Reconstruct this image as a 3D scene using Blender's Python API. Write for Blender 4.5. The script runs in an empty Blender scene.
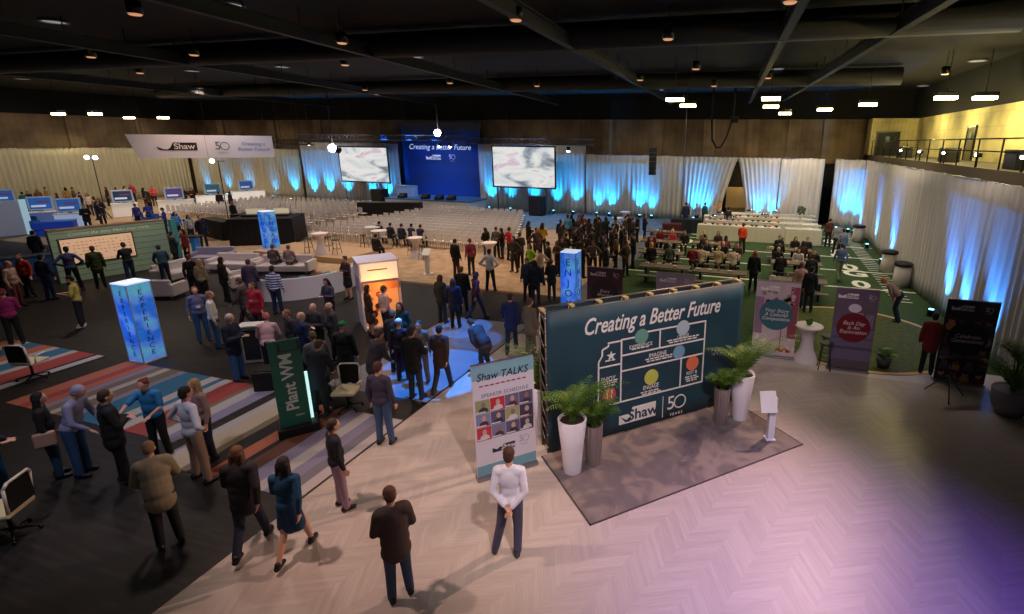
import bpy, bmesh, math, random
from mathutils import Vector, Matrix, Euler
random.seed(7)
C = bpy.context.scene.collection
PI = math.pi
R_ = math.radians

# ------------------------------------------------------------------ camera
CAM = (0.0, 0.0, 6.03)
F, CX, CY, PITCH, ROLL, YAW = 512.885, 608.515, 280.812, 15.199, 0.635, 16.577
def _axes():
    pi, ro, ya = R_(PITCH), R_(ROLL), R_(YAW)
    fw = Vector((-math.sin(ya)*math.cos(pi), math.cos(ya)*math.cos(pi), -math.sin(pi)))
    rt = Vector((math.cos(ya), math.sin(ya), 0)); up = rt.cross(fw)
    r2 = rt*math.cos(ro) + up*math.sin(ro); u2 = r2.cross(fw)
    return r2, u2, fw
RT, UP, FW = _axes()
cd = bpy.data.cameras.new('camera'); cam = bpy.data.objects.new('camera', cd); C.objects.link(cam)
M3 = Matrix((RT, UP, -FW)).transposed()
cam.matrix_world = Matrix.Translation(CAM) @ M3.to_4x4()
cd.sensor_fit = 'HORIZONTAL'; cd.sensor_width = 36; cd.lens = 36*F/1024
cd.shift_x = (512-CX)/1024; cd.shift_y = (CY-307)/1024
cd.clip_start = 0.05; cd.clip_end = 300
bpy.context.scene.camera = cam

def spot(px, py, z=0.0):
    """survey point: where the sight line through a measured mark meets the level z"""
    d = FW + RT*((px-CX)/F) - UP*((py-CY)/F)
    t = (z-CAM[2])/d.z
    return (CAM[0]+d.x*t, CAM[1]+d.y*t)

def sight(px, py, y):
    d = FW + RT*((px-CX)/F) - UP*((py-CY)/F)
    t = y/d.y
    return (round(d.x*t, 2), y, round(CAM[2]+d.z*t, 2))

# ------------------------------------------------------------------ world, exposure
W = bpy.data.worlds.new('hall_air'); bpy.context.scene.world = W; W.use_nodes = True
W.node_tree.nodes['Background'].inputs[0].default_value = (0.55, 0.60, 0.75, 1)
W.node_tree.nodes['Background'].inputs[1].default_value = 0.05
vs = bpy.context.scene.view_settings
vs.view_transform = 'Standard'; vs.look = 'None'; vs.gamma = 1; vs.exposure = 0.0; vs.use_curve_mapping = False

def lin(c):
    return tuple(((v/255)/12.92 if v/255 <= 0.04045 else ((v/255+0.055)/1.055)**2.4) for v in c)
def lamp(name, kind, loc, energy, col, to=None, size=0.2, cone=60, blend=0.6):
    d = bpy.data.lights.new(name, kind); d.energy = energy; d.color = lin(col)
    if kind == 'SPOT': d.spot_size = R_(cone); d.spot_blend = blend; d.shadow_soft_size = size
    elif kind == 'POINT': d.shadow_soft_size = size
    elif kind == 'AREA': d.size = size
    o = bpy.data.objects.new(name, d); C.objects.link(o); o.location = loc
    if to is not None:
        o.rotation_euler = (Vector(to)-Vector(loc)).to_track_quat('-Z', 'Y').to_euler()
    return o
# stage-type spots hung from the ceiling grid over the entrance, then spots added to lift single zones
lamp('key_spot_light', 'SPOT', (3.0, 14.5, 9.2), 4000, (255, 205, 186), (-2.6, 6.4, 0), .10, 56, .8)
lamp('key_spot_light', 'SPOT', (1.5, 1.5, 9.2), 2900, (255, 232, 228), (-2.0, 8.4, 0.8), .10, 52, .8)
lamp('purple_spot_light', 'SPOT', (3.5, 3.0, 9.2), 3600, (140, 105, 255), (1.6, 6.0, 0), .2, 50, 1)
lamp('warm_spot_light', 'SPOT', (-8.5, 4.0, 9.2), 2200, (255, 214, 200), (-5.2, 6.6, 0), .2, 46, 1)
lamp('banner_fill_light', 'SPOT', (1.2, 6.5, 9.0), 1100, (255, 228, 226), (1.2, 14.6, 1.2), .1, 40, 1)  # unseen front spot added to brighten the banner row
for x, y in ((-20, 38.5), (-13, 38), (-9, 36), (-17, 36.8)): lamp('carpet_blue_light', 'SPOT', (x, y, 9.0), 900, (60, 160, 255), (x, y, 0), .2, 60, 1)
for x, y in ((-12.5, 22.5), (-17, 22.5), (-22, 21.5), (-9.5, 21)): lamp('beige_fill_light', 'SPOT', (x, y, 9.2), 750, (255, 196, 140), (x, y, 0), .2, 62, .9)  # fill added from above to brighten and warm the beige carpet
for x, y, e in ((-11, 5.4, 900), (-17.5, 10, 700), (-10.5, 11.0, 800), (-14, 14.5, 800)): lamp('crowd_fill_light', 'SPOT', (x+2, y-2.5, 9.2), e, (236, 232, 255), (x, y, 0.8), .15, 46, 1)  # neutral fill spots added to brighten the standing groups
lamp('booth_area_light', 'SPOT', (-33, 12, 8.8), 1500, (220, 228, 255), (-43, 20, 1), .2, 75, 1)
# warm downlights over the floor
for x, y, e in ((-12, 8, 230), (-17, 9, 200), (-24, 14, 420), (-12, 14, 300), (-16, 20, 420), (-22, 24, 600), (-14, 27, 500),
                (-30, 22, 560), (-26, 31, 700), (-18, 34, 700), (-38, 28, 800), (-46, 26, 800), (-50, 34, 800), (-36, 36, 700),
                (-6, 24, 260), (0, 23, 260), (3.5, 28, 360), (-1, 33, 620), (2, 38, 700), (-8, 33, 420), (4, 19, 170), (-28, 38, 500)):
    lamp('ceiling_downlight', 'SPOT', (x, y, 9.3), e*2.6, (255, 230, 212), (x, y, 0), .35, 110, .8)

# ------------------------------------------------------------------ materials
_m = {}
def mat(col, rough=.6, metal=0, emit=0, noise=0.0, nscale=8, bump=0.0, name=None, spec=None, trans=0, emit_col=None):
    key = (tuple(col), rough, metal, emit, noise, nscale, bump, name, spec, trans, emit_col)
    if key in _m: return _m[key]
    m = bpy.data.materials.new(name or 'mat_%d_%d_%d' % tuple(col)); m.use_nodes = True
    nt = m.node_tree; b = nt.nodes['Principled BSDF']; c = lin(col)
    b.inputs['Base Color'].default_value = (*c, 1); b.inputs['Roughness'].default_value = rough; b.inputs['Metallic'].default_value = metal
    if spec is not None: b.inputs['Specular IOR Level'].default_value = spec
    if emit:
        b.inputs['Emission Color'].default_value = (*lin(emit_col or col), 1); b.inputs['Emission Strength'].default_value = emit
    if noise or bump:
        t = nt.nodes.new('ShaderNodeTexCoord'); n = nt.nodes.new('ShaderNodeTexNoise'); n.inputs['Scale'].default_value = nscale
        n.inputs['Detail'].default_value = 4; nt.links.new(t.outputs['Object'], n.inputs['Vector'])
        if noise:
            mx = nt.nodes.new('ShaderNodeMix'); mx.data_type = 'RGBA'
            mx.inputs[6].default_value = (*[v*(1-noise) for v in c], 1); mx.inputs[7].default_value = (*[min(1, v*(1+noise)) for v in c], 1)
            nt.links.new(n.outputs['Fac'], mx.inputs[0]); nt.links.new(mx.outputs[2], b.inputs['Base Color'])
        if bump:
            bp = nt.nodes.new('ShaderNodeBump'); bp.inputs['Strength'].default_value = bump; bp.inputs['Distance'].default_value = .02
            nt.links.new(n.outputs['Fac'], bp.inputs['Height']); nt.links.new(bp.outputs[0], b.inputs['Normal'])
    _m[key] = m
    return m
def emis(col, s): return mat(col, .5, emit=s)

# ------------------------------------------------------------------ mesh helpers
def bm_new(): return bmesh.new()
def box(bm, x0, x1, y0, y1, z0, z1, mi=0, bev=0):
    r = bmesh.ops.create_cube(bm, size=1)
    vs_ = r['verts']
    for v in vs_:
        v.co = Vector(((x0+x1)/2 + v.co.x*(x1-x0), (y0+y1)/2 + v.co.y*(y1-y0), (z0+z1)/2 + v.co.z*(z1-z0)))
    fs = set(f for v in vs_ for f in v.link_faces)
    for f in fs: f.material_index = mi
    if bev:
        es = list(set(e for v in vs_ for e in v.link_edges))
        bmesh.ops.bevel(bm, geom=es, offset=bev, segments=2, affect='EDGES', profile=.5)
    return bm
def tube(bm, p0, p1, r0, r1=None, n=10, mi=0, cap=True):
    r1 = r0 if r1 is None else r1
    p0, p1 = Vector(p0), Vector(p1); d = p1-p0; L = d.length
    if L < 1e-6: return bm
    q = d.to_track_quat('Z', 'Y').to_matrix().to_4x4()
    r = bmesh.ops.create_cone(bm, cap_ends=cap, segments=n, radius1=r0, radius2=r1, depth=L, matrix=Matrix.Translation((p0+p1)/2) @ q)
    for f in set(f for v in r['verts'] for f in v.link_faces):
        f.material_index = mi
        if len(f.verts) == 4: f.smooth = True
    return bm
def path(bm, pts, r, n=8, mi=0):
    for a, b in zip(pts, pts[1:]): tube(bm, a, b, r, r, n, mi)
    for p in pts[1:-1]: ball(bm, p, r, r, r, n, mi)
    return bm
def ball(bm, c, rx, ry, rz, n=10, mi=0, rot=None):
    m = Matrix.Translation(c) @ (rot.to_4x4() if rot is not None else Matrix.Identity(4)) @ Matrix.Diagonal((rx, ry, rz, 1))
    r = bmesh.ops.create_uvsphere(bm, u_segments=n, v_segments=max(4, n*2//3), radius=1, matrix=m)
    for f in set(f for v in r['verts'] for f in v.link_faces): f.smooth = True; f.material_index = mi
    return bm
def lathe(bm, prof, n=28, c=(0, 0), mi=0, caps=True):
    rings = []
    for r, z in prof:
        rings.append([bm.verts.new((c[0]+r*math.cos(2*PI*k/n), c[1]+r*math.sin(2*PI*k/n), z)) for k in range(n)])
    for a, b in zip(rings, rings[1:]):
        for k in range(n):
            f = bm.faces.new((a[k], a[(k+1) % n], b[(k+1) % n], b[k])); f.smooth = True; f.material_index = mi
    if caps:
        for rg, rev in ((rings[0], True), (rings[-1], False)):
            f = bm.faces.new(rg[::-1] if rev else rg); f.material_index = mi
    return bm
def prism(bm, pts, y0, y1, mi=0):
    """polygon in the x-z plane, given thickness along y"""
    a = [bm.verts.new((x, y0, z)) for x, z in pts]; b = [bm.verts.new((x, y1, z)) for x, z in pts]
    fs = [bm.faces.new(a), bm.faces.new(b[::-1])]
    for i in range(len(pts)):
        j = (i+1) % len(pts); fs.append(bm.faces.new((a[i], b[i], b[j], a[j])))
    for f in fs: f.material_index = mi
    bmesh.ops.recalc_face_normals(bm, faces=fs)
    return bm
def disc(bm, x, z, r, y0, y1, n=24, mi=0, rz=None):
    rz = rz or r
    return prism(bm, [(x+r*math.cos(2*PI*k/n), z+rz*math.sin(2*PI*k/n)) for k in range(n)], y0, y1, mi)
def obj(name, bm, m, parent=None, loc=(0, 0, 0), rz=0):
    me = bpy.data.meshes.new(name); bm.normal_update(); bm.to_mesh(me); bm.free()
    for x in (m if isinstance(m, (list, tuple)) else [m]): me.materials.append(x)
    o = bpy.data.objects.new(name, me); C.objects.link(o); o.location = loc; o.rotation_euler = (0, 0, rz)
    if parent: o.parent = parent
    return o
def tag(o, label, cat, group=None, kind=None):
    if label: o['label'] = label
    if cat: o['category'] = cat
    if group: o['group'] = group
    if kind: o['kind'] = kind
    return o
def thing(name, label, cat, loc=(0, 0, 0), rz=0, group=None):
    o = bpy.data.objects.new(name, None); C.objects.link(o); o.empty_display_size = .2
    o.location = loc if len(loc) == 3 else (*loc, 0); o.rotation_euler = (0, 0, rz)
    return tag(o, label, cat, group)
def struct(name, bm, m, loc=(0, 0, 0), rz=0):
    o = obj(name, bm, m, None, loc, rz); o['kind'] = 'structure'; return o
def copy_tree(o, parent=None):
    c = o.copy(); C.objects.link(c)
    if parent is not None: c.parent = parent
    for ch in list(o.children): copy_tree(ch, c)
    return c
class Repeat:
    """first call keeps the original, later calls copy it with its parts"""
    def __init__(s, make): s.make = make; s.first = None
    def __call__(s, loc, rz, label, group=None):
        if s.first is None: s.first = s.make(); o = s.first
        else: o = copy_tree(s.first)
        o.location = loc if len(loc) == 3 else (*loc, 0); o.rotation_euler = (0, 0, rz)
        o['label'] = label
        if group: o['group'] = group
        return o
def text(name, s, size, parent, x, y, z, m, shear=0, bold=0, ext=.003, align='CENTER', rot=(PI/2, 0, 0), space=1.0, sx=1.0, line=1.0):
    cu = bpy.data.curves.new(name, 'FONT'); cu.body = s; cu.size = size; cu.shear = shear; cu.offset = bold; cu.extrude = ext
    cu.align_x = align; cu.align_y = 'CENTER'; cu.space_character = space; cu.space_line = line; cu.resolution_u = 3
    t = bpy.data.objects.new(name, cu); C.objects.link(t)
    bpy.context.view_layer.update()
    me = bpy.data.meshes.new_from_object(t.evaluated_get(bpy.context.evaluated_depsgraph_get()))
    bpy.data.objects.remove(t); me.materials.clear(); me.materials.append(m)
    o = bpy.data.objects.new(name, me); C.objects.link(o); o.location = (x, y, z); o.rotation_euler = rot; o.scale = (sx, 1, 1)
    if parent: o.parent = parent
    return o
def dup(o, n=1): return copy_tree(o)

# ------------------------------------------------------------------ procedural surface materials
def nodes_mat(name):
    m = bpy.data.materials.new(name); m.use_nodes = True
    nt = m.node_tree; return m, nt, nt.nodes['Principled BSDF']
def N(nt, t, **k):
    n = nt.nodes.new(t)
    for a, v in k.items(): setattr(n, a, v)
    return n
def mth(nt, op, a, b=None, c=None):
    n = nt.nodes.new('ShaderNodeMath'); n.operation = op
    for i, v in enumerate((a, b, c)):
        if v is None: continue
        if isinstance(v, (int, float)): n.inputs[i].default_value = v
        else: nt.links.new(v, n.inputs[i])
    return n.outputs[0]
def ramp(nt, fac, stops, interp='LINEAR'):
    r = nt.nodes.new('ShaderNodeValToRGB'); r.color_ramp.interpolation = interp
    el = r.color_ramp.elements
    while len(el) < len(stops): el.new(0.5)
    for e, (p, c) in zip(el, stops): e.position = p; e.color = (*lin(c), 1)
    nt.links.new(fac, r.inputs[0]); return r.outputs[0]

def herringbone():
    m, nt, b = nodes_mat('herringbone_laminate')
    tc = N(nt, 'ShaderNodeTexCoord'); mp = N(nt, 'ShaderNodeMapping'); mp.inputs['Rotation'].default_value = (0, 0, R_(20))
    nt.links.new(tc.outputs['Object'], mp.inputs[0]); sp = N(nt, 'ShaderNodeSeparateXYZ'); nt.links.new(mp.outputs[0], sp.inputs[0])
    x, y = sp.outputs[0], sp.outputs[1]
    w = .5
    col = mth(nt, 'FLOOR', mth(nt, 'DIVIDE', x, w))
    par = mth(nt, 'MODULO', mth(nt, 'ADD', col, 1000), 2)
    s = mth(nt, 'SUBTRACT', mth(nt, 'MULTIPLY', par, 2), 1)
    fx = mth(nt, 'SUBTRACT', x, mth(nt, 'MULTIPLY', mth(nt, 'ADD', col, .5), w))
    v = mth(nt, 'ADD', y, mth(nt, 'MULTIPLY', s, fx))
    u = mth(nt, 'SUBTRACT', mth(nt, 'MULTIPLY', s, y), fx)
    pl = mth(nt, 'FLOOR', mth(nt, 'DIVIDE', v, .09))
    cb = N(nt, 'ShaderNodeCombineXYZ'); nt.links.new(mth(nt, 'MULTIPLY', pl, 7.31), cb.inputs[0]); nt.links.new(mth(nt, 'MULTIPLY', col, 3.7), cb.inputs[1])
    wn = N(nt, 'ShaderNodeTexWhiteNoise'); wn.noise_dimensions = '3D'; nt.links.new(cb.outputs[0], wn.inputs[0])
    g = N(nt, 'ShaderNodeCombineXYZ'); nt.links.new(mth(nt, 'MULTIPLY', v, 60), g.inputs[0]); nt.links.new(mth(nt, 'MULTIPLY', u, 1.6), g.inputs[1]); nt.links.new(col, g.inputs[2])
    n2 = N(nt, 'ShaderNodeTexNoise'); n2.inputs['Scale'].default_value = 1.2; n2.inputs['Detail'].default_value = 5; nt.links.new(g.outputs[0], n2.inputs['Vector'])
    f = mth(nt, 'ADD', mth(nt, 'MULTIPLY', wn.outputs[0], .22), mth(nt, 'MULTIPLY', n2.outputs['Fac'], .78))
    nt.links.new(ramp(nt, f, [(.3, (164, 153, 146)), (.5, (174, 163, 155)), (.72, (184, 174, 166))]), b.inputs['Base Color'])
    b.inputs['Roughness'].default_value = .42
    return m
def streaky(name, c0, c1, c2, ang=0, sx=14, sy=.8, rough=.5):
    m, nt, b = nodes_mat(name)
    tc = N(nt, 'ShaderNodeTexCoord'); mp = N(nt, 'ShaderNodeMapping'); mp.inputs['Rotation'].default_value = (0, 0, R_(ang)); mp.inputs['Scale'].default_value = (sx, sy, 1)
    nt.links.new(tc.outputs['Object'], mp.inputs[0]); n = N(nt, 'ShaderNodeTexNoise'); n.inputs['Scale'].default_value = 1; n.inputs['Detail'].default_value = 4
    nt.links.new(mp.outputs[0], n.inputs['Vector'])
    nt.links.new(ramp(nt, n.outputs['Fac'], [(.3, c0), (.5, c1), (.72, c2)]), b.inputs['Base Color'])
    b.inputs['Roughness'].default_value = rough
    return m
def ribbed_wall(name, col, scale=2.2):
    m, nt, b = nodes_mat(name)
    tc = N(nt, 'ShaderNodeTexCoord'); sp = N(nt, 'ShaderNodeSeparateXYZ'); nt.links.new(tc.outputs['Object'], sp.inputs[0])
    s = mth(nt, 'ADD', sp.outputs[0], sp.outputs[1])
    w = mth(nt, 'FRACT', mth(nt, 'MULTIPLY', s, scale))
    h = mth(nt, 'FRACT', mth(nt, 'MULTIPLY', sp.outputs[2], 1.6))
    line = mth(nt, 'MAXIMUM', mth(nt, 'LESS_THAN', w, .16), mth(nt, 'LESS_THAN', h, .06))
    nz = N(nt, 'ShaderNodeTexNoise'); nz.inputs['Scale'].default_value = .7; nt.links.new(tc.outputs['Object'], nz.inputs['Vector'])
    f = mth(nt, 'SUBTRACT', nz.outputs['Fac'], mth(nt, 'MULTIPLY', line, .1))
    d = tuple(int(v*.72) for v in col); l = tuple(min(255, int(v*1.1)) for v in col)
    nt.links.new(ramp(nt, f, [(.2, d), (.62, l)]), b.inputs['Base Color']); b.inputs['Roughness'].default_value = .8
    return m

M_floor = herringbone()
M_dark = streaky('dark_plank_carpet', (10, 9, 10), (24, 20, 19), (44, 38, 34), 8, 1.0, 12, .55)
M_beige = streaky('beige_carpet', (150, 128, 102), (170, 146, 118), (186, 164, 136), 0, 2, 2, .8)
M_bluecar = streaky('grey_blue_carpet', (70, 92, 108), (92, 116, 132), (110, 132, 146), 0, 2, 2, .8)
M_turf = streaky('green_turf', (24, 50, 12), (32, 64, 16), (42, 78, 22), 0, 6, 6, .9)
M_lime = streaky('putting_turf', (58, 68, 18), (72, 82, 24), (86, 96, 32), 0, 6, 6, .9)
M_strip = mat((196, 188, 180), .5, noise=.08, nscale=3)
M_black = mat((10, 10, 11), .6)
M_blackm = mat((14, 14, 15), .35, .3)
M_white = mat((226, 226, 228), .45, noise=.03, nscale=5)
M_steel = mat((150, 150, 155), .35, .9)
M_chrome = mat((190, 190, 195), .22, 1)
M_ceil = mat((3, 3, 3), .95)
M_yard = mat((225, 228, 215), .8)

# ------------------------------------------------------------------ setting: floor
XL, XR, YB = -60.0, 6.75, 41.6
def slab(name, x0, x1, y0, y1, m, z0=-.2, z1=0.0): return struct(name, box(bm_new(), x0, x1, y0, y1, z0, z1), m)
slab('floor', -7.2, 10.0, -8, 14.1, M_floor)
o = slab('floor_dark', XL, -7.2, -8, 14.1, M_dark); o.name = 'floor_carpet'
slab('floor_carpet', XL, -7.2, 14.1, 18.3, M_dark)
slab('floor_carpet', -7.2, -6.2, 14.1, 30.0, mat((96, 96, 104), .6, noise=.2, nscale=3))
slab('floor_beige', XL, -7.2, 18.3, 33.0, M_beige)
slab('floor_blue', -24.0, -7.2, 33.0, YB, M_bluecar)
slab('floor_beige', XL, -24.0, 33.0, YB, M_beige)
slab('floor_blue', -7.2, -6.2, 30.0, YB, M_bluecar)
slab('floor_strip', -6.2, 10.0, 14.1, 15.3, M_strip)
slab('floor_turf', -6.2, 10.0, 15.3, YB+4, M_turf)
slab('floor_back', XL, -6.2, YB, YB+4, mat((40, 38, 36), .8))
# carpet brown border along the beige
struct('trim_1', box(bm_new(), -32, -8.5, 18.0, 18.3, -.01, .012), mat((92, 62, 40), .8))
# putting circle
bm = bm_new(); lathe(bm, [(2.85, .001), (2.85, .012)], 64, (3.1, 17.35)); o = struct('floor_putting_green', bm, M_lime)
bm = bm_new()
for k in range(64):
    a0, a1 = 2*PI*k/64, 2*PI*(k+1)/64
    v = [bm.verts.new((3.1+r*math.cos(a), 17.35+r*math.sin(a), z)) for z in (.002, .02) for (r, a) in ((2.85, a0), (3.0, a0), (3.0, a1), (2.85, a1))]
    bm.faces.new(v[4:8]); bm.faces.new((v[1], v[2], v[6], v[5])); bm.faces.new((v[0], v[4], v[7], v[3]))
struct('trim_2', bm, mat((196, 160, 110), .7))

# yard lines and numerals on the turf
bm = bm_new()
for k, y in enumerate((23.6, 26.9, 30.2, 33.5, 36.8, 40.0)):
    box(bm, -6.1, 6.5, y-.07, y+.07, .001, .006)
for k in range(44):
    y = 22.0+k*.45
    if y > 41: break
    box(bm, 5.3, 6.0, y-.035, y+.035, .001, .006)
struct('trim_3', bm, M_yard)
bm = bm_new(); bm.free()
for (x, y, s) in ((4.5, 24.3, '0'), (4.55, 26.4, 'G'), (4.5, 27.7, '0'), (4.4, 30.6, 'C'), (4.4, 31.6, '0'), (4.3, 35.0, '0'), (-4.6, 25.5, '0'), (-4.6, 28.6, '0'), (-4.4, 32.0, '0'), (-4.3, 35.2, '0')):
    o = text('floor_marking', s, 1.7, None, x, y, .006, M_yard, bold=.05, rot=(0, 0, 0), sx=.9); o['kind'] = 'structure'

# striped carpets
def striped(name, x0, x1, y0, y1, stops, rz=0):
    m, nt, b = nodes_mat(name)
    tc = N(nt, 'ShaderNodeTexCoord'); sp = N(nt, 'ShaderNodeSeparateXYZ'); nt.links.new(tc.outputs['Generated'], sp.inputs[0])
    nz = N(nt, 'ShaderNodeTexNoise'); mp = N(nt, 'ShaderNodeMapping'); mp.inputs['Scale'].default_value = (60, 3, 1)
    nt.links.new(tc.outputs['Generated'], mp.inputs[0]); nt.links.new(mp.outputs[0], nz.inputs['Vector']); nz.inputs['Scale'].default_value = 1
    f = mth(nt, 'ADD', sp.outputs[0], mth(nt, 'MULTIPLY', mth(nt, 'SUBTRACT', nz.outputs['Fac'], .5), .02))
    nt.links.new(ramp(nt, f, stops, 'CONSTANT'), b.inputs['Base Color']); b.inputs['Roughness'].default_value = .8
    return obj('striped_carpet', box(bm_new(), x0, x1, y0, y1, .001, .010), m)
OR, TE, CRM, RD, KH, DK, LV = (164, 94, 70), (40, 100, 136), (168, 162, 164), (148, 60, 56), (112, 98, 78), (26, 22, 22), (126, 122, 148)
tag(striped('stripes_far', -21.6, -17.4, 6.2, 8.8, [(0, OR), (.12, CRM), (.2, TE), (.34, OR), (.46, CRM), (.52, TE), (.66, CRM), (.72, RD), (.88, DK), (.91, CRM), (.97, DK)]),
    'striped multicoloured carpet strip at far left under the white-framed chair', 'carpet')
tag(striped('stripes_mid', -16.5, -11.1, 6.3, 8.75, [(0, OR), (.08, RD), (.13, OR), (.18, LV), (.22, KH), (.27, CRM), (.31, KH), (.38, LV), (.42, TE), (.58, CRM), (.64, TE), (.67, CRM), (.72, RD), (.84, KH), (.87, CRM), (.93, LV)]),
    'striped blue, red and cream carpet in front of the EXPERIENCE light tower', 'carpet')
tag(striped('stripes_near', -10.8, -7.25, 5.7, 8.45, [(0, CRM), (.07, (176, 160, 140)), (.2, KH), (.26, DK), (.36, OR), (.46, DK), (.5, (96, 60, 44)), (.6, LV), (.7, CRM), (.78, LV), (.86, (110, 108, 120)), (.93, CRM)]),
    'striped carpet under the green Plant WM sign at the edge of the pale floor', 'carpet')
# pale glossy inset added over the dark carpet so the blue light pool shows
tag(obj('light_pool_inset', box(bm_new(), -10.2, -7.25, 9.3, 14.9, .001, .008), mat((120, 118, 124), .35, noise=.25, nscale=2)),
    'pale floor panel added to show the blue light pool beyond the speaker banner', 'floor panel')
for (x, y, e, c) in ((-8.0, 10.8, 260, 20), (-9.2, 14.0, 160, 12), (-8.2, 13.2, 90, 10)):
    lamp('blue_spot_light', 'SPOT', (x+1.0, y+1.0, 9.2), e*42, (0, 135, 255), (x, y, 0), .05, c, .15)

# ------------------------------------------------------------------ setting: walls, ceiling
M_wall = ribbed_wall('taupe_panel_wall', (120, 100, 78))
M_yel = ribbed_wall('yellow_block_wall', (206, 192, 136), 4)
M_wallk = mat((9, 9, 10), .9)
struct('wall_back', box(bm_new(), XL-.3, 7.6, 43.2, 43.5, 0, 7.8), M_wall)
struct('wall_back_upper', box(bm_new(), XL-.3, 10.2, 43.1, 43.5, 7.8, 9.8), M_wallk)
struct('wall_left', box(bm_new(), XL-.9, XL-.6, 2, 43.5, 0, 7.8), M_wall)
struct('wall_left_upper', box(bm_new(), XL-.9, XL-.5, 2, 43.5, 7.8, 9.8), M_wallk)
struct('ceiling', box(bm_new(), XL-1, 10.4, 3, 43.6, 9.8, 10.0), M_ceil)
struct('wall_right', box(bm_new(), 9.8, 10.1, 6, 43.5, 5.0, 7.8), M_yel)
struct('wall_right_upper', box(bm_new(), 9.7, 10.1, 6, 43.5, 7.8, 9.8), M_wallk)
struct('wall_right_fascia', box(bm_new(), 6.9, 7.2, 10, 43.2, 0, 5.3), mat((104, 92, 72), .8, noise=.08, nscale=1))
struct('floor_balcony', box(bm_new(), 7.2, 9.8, 10, 41.5, 5.1, 5.3), mat((90, 84, 70), .8))
struct('wall_balcony_end', box(bm_new(), 6.9, 9.8, 41.5, 43.2, 5.0, 7.8), M_yel)
# shallow pilasters on the back and left walls
bm = bm_new()
for x in (-57, -50, -44, -37, -32, -13.5, -9.2, -5.0, -1.6, 1.4, 3.9):
    box(bm, x, x+.9, 43.0, 43.25, 4.5, 7.8)
struct('trim_4', bm, ribbed_wall('taupe_pilaster', (132, 112, 88)))
bm = bm_new()
for y in (8, 14, 20, 26, 32, 37.5): box(bm, XL-.65, XL-.45, y, y+1.2, 4.5, 7.8)
struct('trim_5', bm, ribbed_wall('taupe_pilaster_left', (132, 112, 88)))
# doors up on the balcony
def balcony_door(n, label, loc, rz, w, h, m):
    d = obj('door_%d' % n, box(bm_new(), -w/2, w/2, -.06, 0, 0, h, bev=.01), m, None, loc, rz); d['kind'] = 'structure'
    obj('door_frame', box(box(box(bm_new(), -w/2-.1, -w/2, -.09, 0, 0, h+.1), w/2, w/2+.1, -.09, 0, 0, h+.1), -w/2-.1, w/2+.1, -.09, 0, h, h+.12), M_blackm, d)
    obj('door_window', box(bm_new(), -.12, .12, -.08, -.05, h*.6, h*.85), mat((120, 150, 150), .2), d)
    obj('door_handle', tube(bm_new(), (w/2-.15, -.1, 1), (w/2-.15, -.1, 1.3), .02), M_steel, d)
balcony_door(1, '', (8.0, 41.5, 5.3), 0, 1.3, 1.5, M_black)
balcony_door(2, '', (9.8, 31.0, 5.3), -PI/2, 1.0, 1.6, mat((88, 80, 50), .7))
# balcony railing
rail = thing('balcony_railing', 'dark metal balcony railing above the right curtain wall', 'railing', (6.95, 0, 5.3))
bm = bm_new()
for z in (.95, .55): tube(bm, (0, 15, z), (0, 41, z), .022, n=6)
obj('handrail', bm, M_blackm, rail)
for k in range(14): obj('post', tube(bm_new(), (0, 15.3+k*1.95, 0), (0, 15.3+k*1.95, .97), .028, n=6), M_blackm, rail)
def make_rail_lamp():
    t = thing('rail_floodlight', '', 'floodlight')
    obj('bracket', box(bm_new(), -.03, .03, -.03, .03, 0, .35), M_blackm, t)
    obj('housing', box(bm_new(), -.12, .12, -.1, .1, .33, .48, bev=.02), M_blackm, t)
    obj('lens', ball(bm_new(), (-.08, -.1, .42), .055, .04, .055, 12), emis((255, 240, 215), 14), t)
    return t
rl = Repeat(make_rail_lamp)
for k, (y, ds) in enumerate(((32.4, 'farthest, nearest the balcony door'), (28.7, 'second from the balcony door'), (25.0, 'middle of the five along the railing'), (21.4, 'below the narrow wall door'), (17.9, 'nearest, at the right edge'))):
    rl((7.05, y, 5.3), 0, 'small white floodlight glaring on the balcony edge, ' + ds, 'floodlights along the balcony')
    # equipment cases along the balcony
def make_case():
    t = thing('equipment_case', '', 'case')
    obj('body', box(bm_new(), -.5, .5, -.3, .3, .0, .5, bev=.03), mat((24, 24, 28), .5), t)
    obj('lid', box(bm_new(), -.51, .51, -.31, .31, .5, .62, bev=.03), mat((40, 40, 44), .5), t)
    return t
cs = Repeat(make_case)
for y, ds in ((35, 'below the black balcony door'), (27, 'midway along the balcony'), (20, 'beside the near balcony floodlights')):
    cs((7.8, y, 5.3), R_(90), 'dark equipment case on the balcony, ' + ds, 'cases on the balcony')

# ceiling lamps: warm rectangular fixtures
def make_fixture():
    t = thing('ceiling_light_fixture', '', 'ceiling light')
    obj('housing', box(bm_new(), -.42, .42, -.26, .26, 0, .16, bev=.02), M_blackm, t)
    obj('diffuser', box(bm_new(), -.40, .40, -.2, .2, -.13, .0, bev=.02), emis((255, 236, 160), 22), t)
    obj('hanger', tube(bm_new(), (0, 0, .15), (0, 0, 2.26), .015, n=6), M_blackm, t)
    return t
fx = Repeat(make_fixture)
FL = [(58, 113, 'leftmost of the four over the left curtains'), (95, 113, 'second from left over the left curtains'), (129, 117, 'third from left over the left curtains'), (163, 117, 'rightmost of the four over the left curtains'),
      (675, 99, 'left one of the bright pair above the hanging speaker'), (688, 105, 'lower right one of the bright pair above the hanging speaker'), (771, 98, 'upper one of the bright pair above the buffet'), (771, 106, 'lower one of the bright pair above the buffet'),
      (785+118, 113, 'farthest of the row along the balcony'), (825+100, 109, 'second farthest of the row along the balcony'), (946, 106.5, 'third of the row along the balcony'), (946, 104, 'fourth of the row along the balcony'), (985, 97.5, 'nearest of the row along the balcony')]
FP = []
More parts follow.
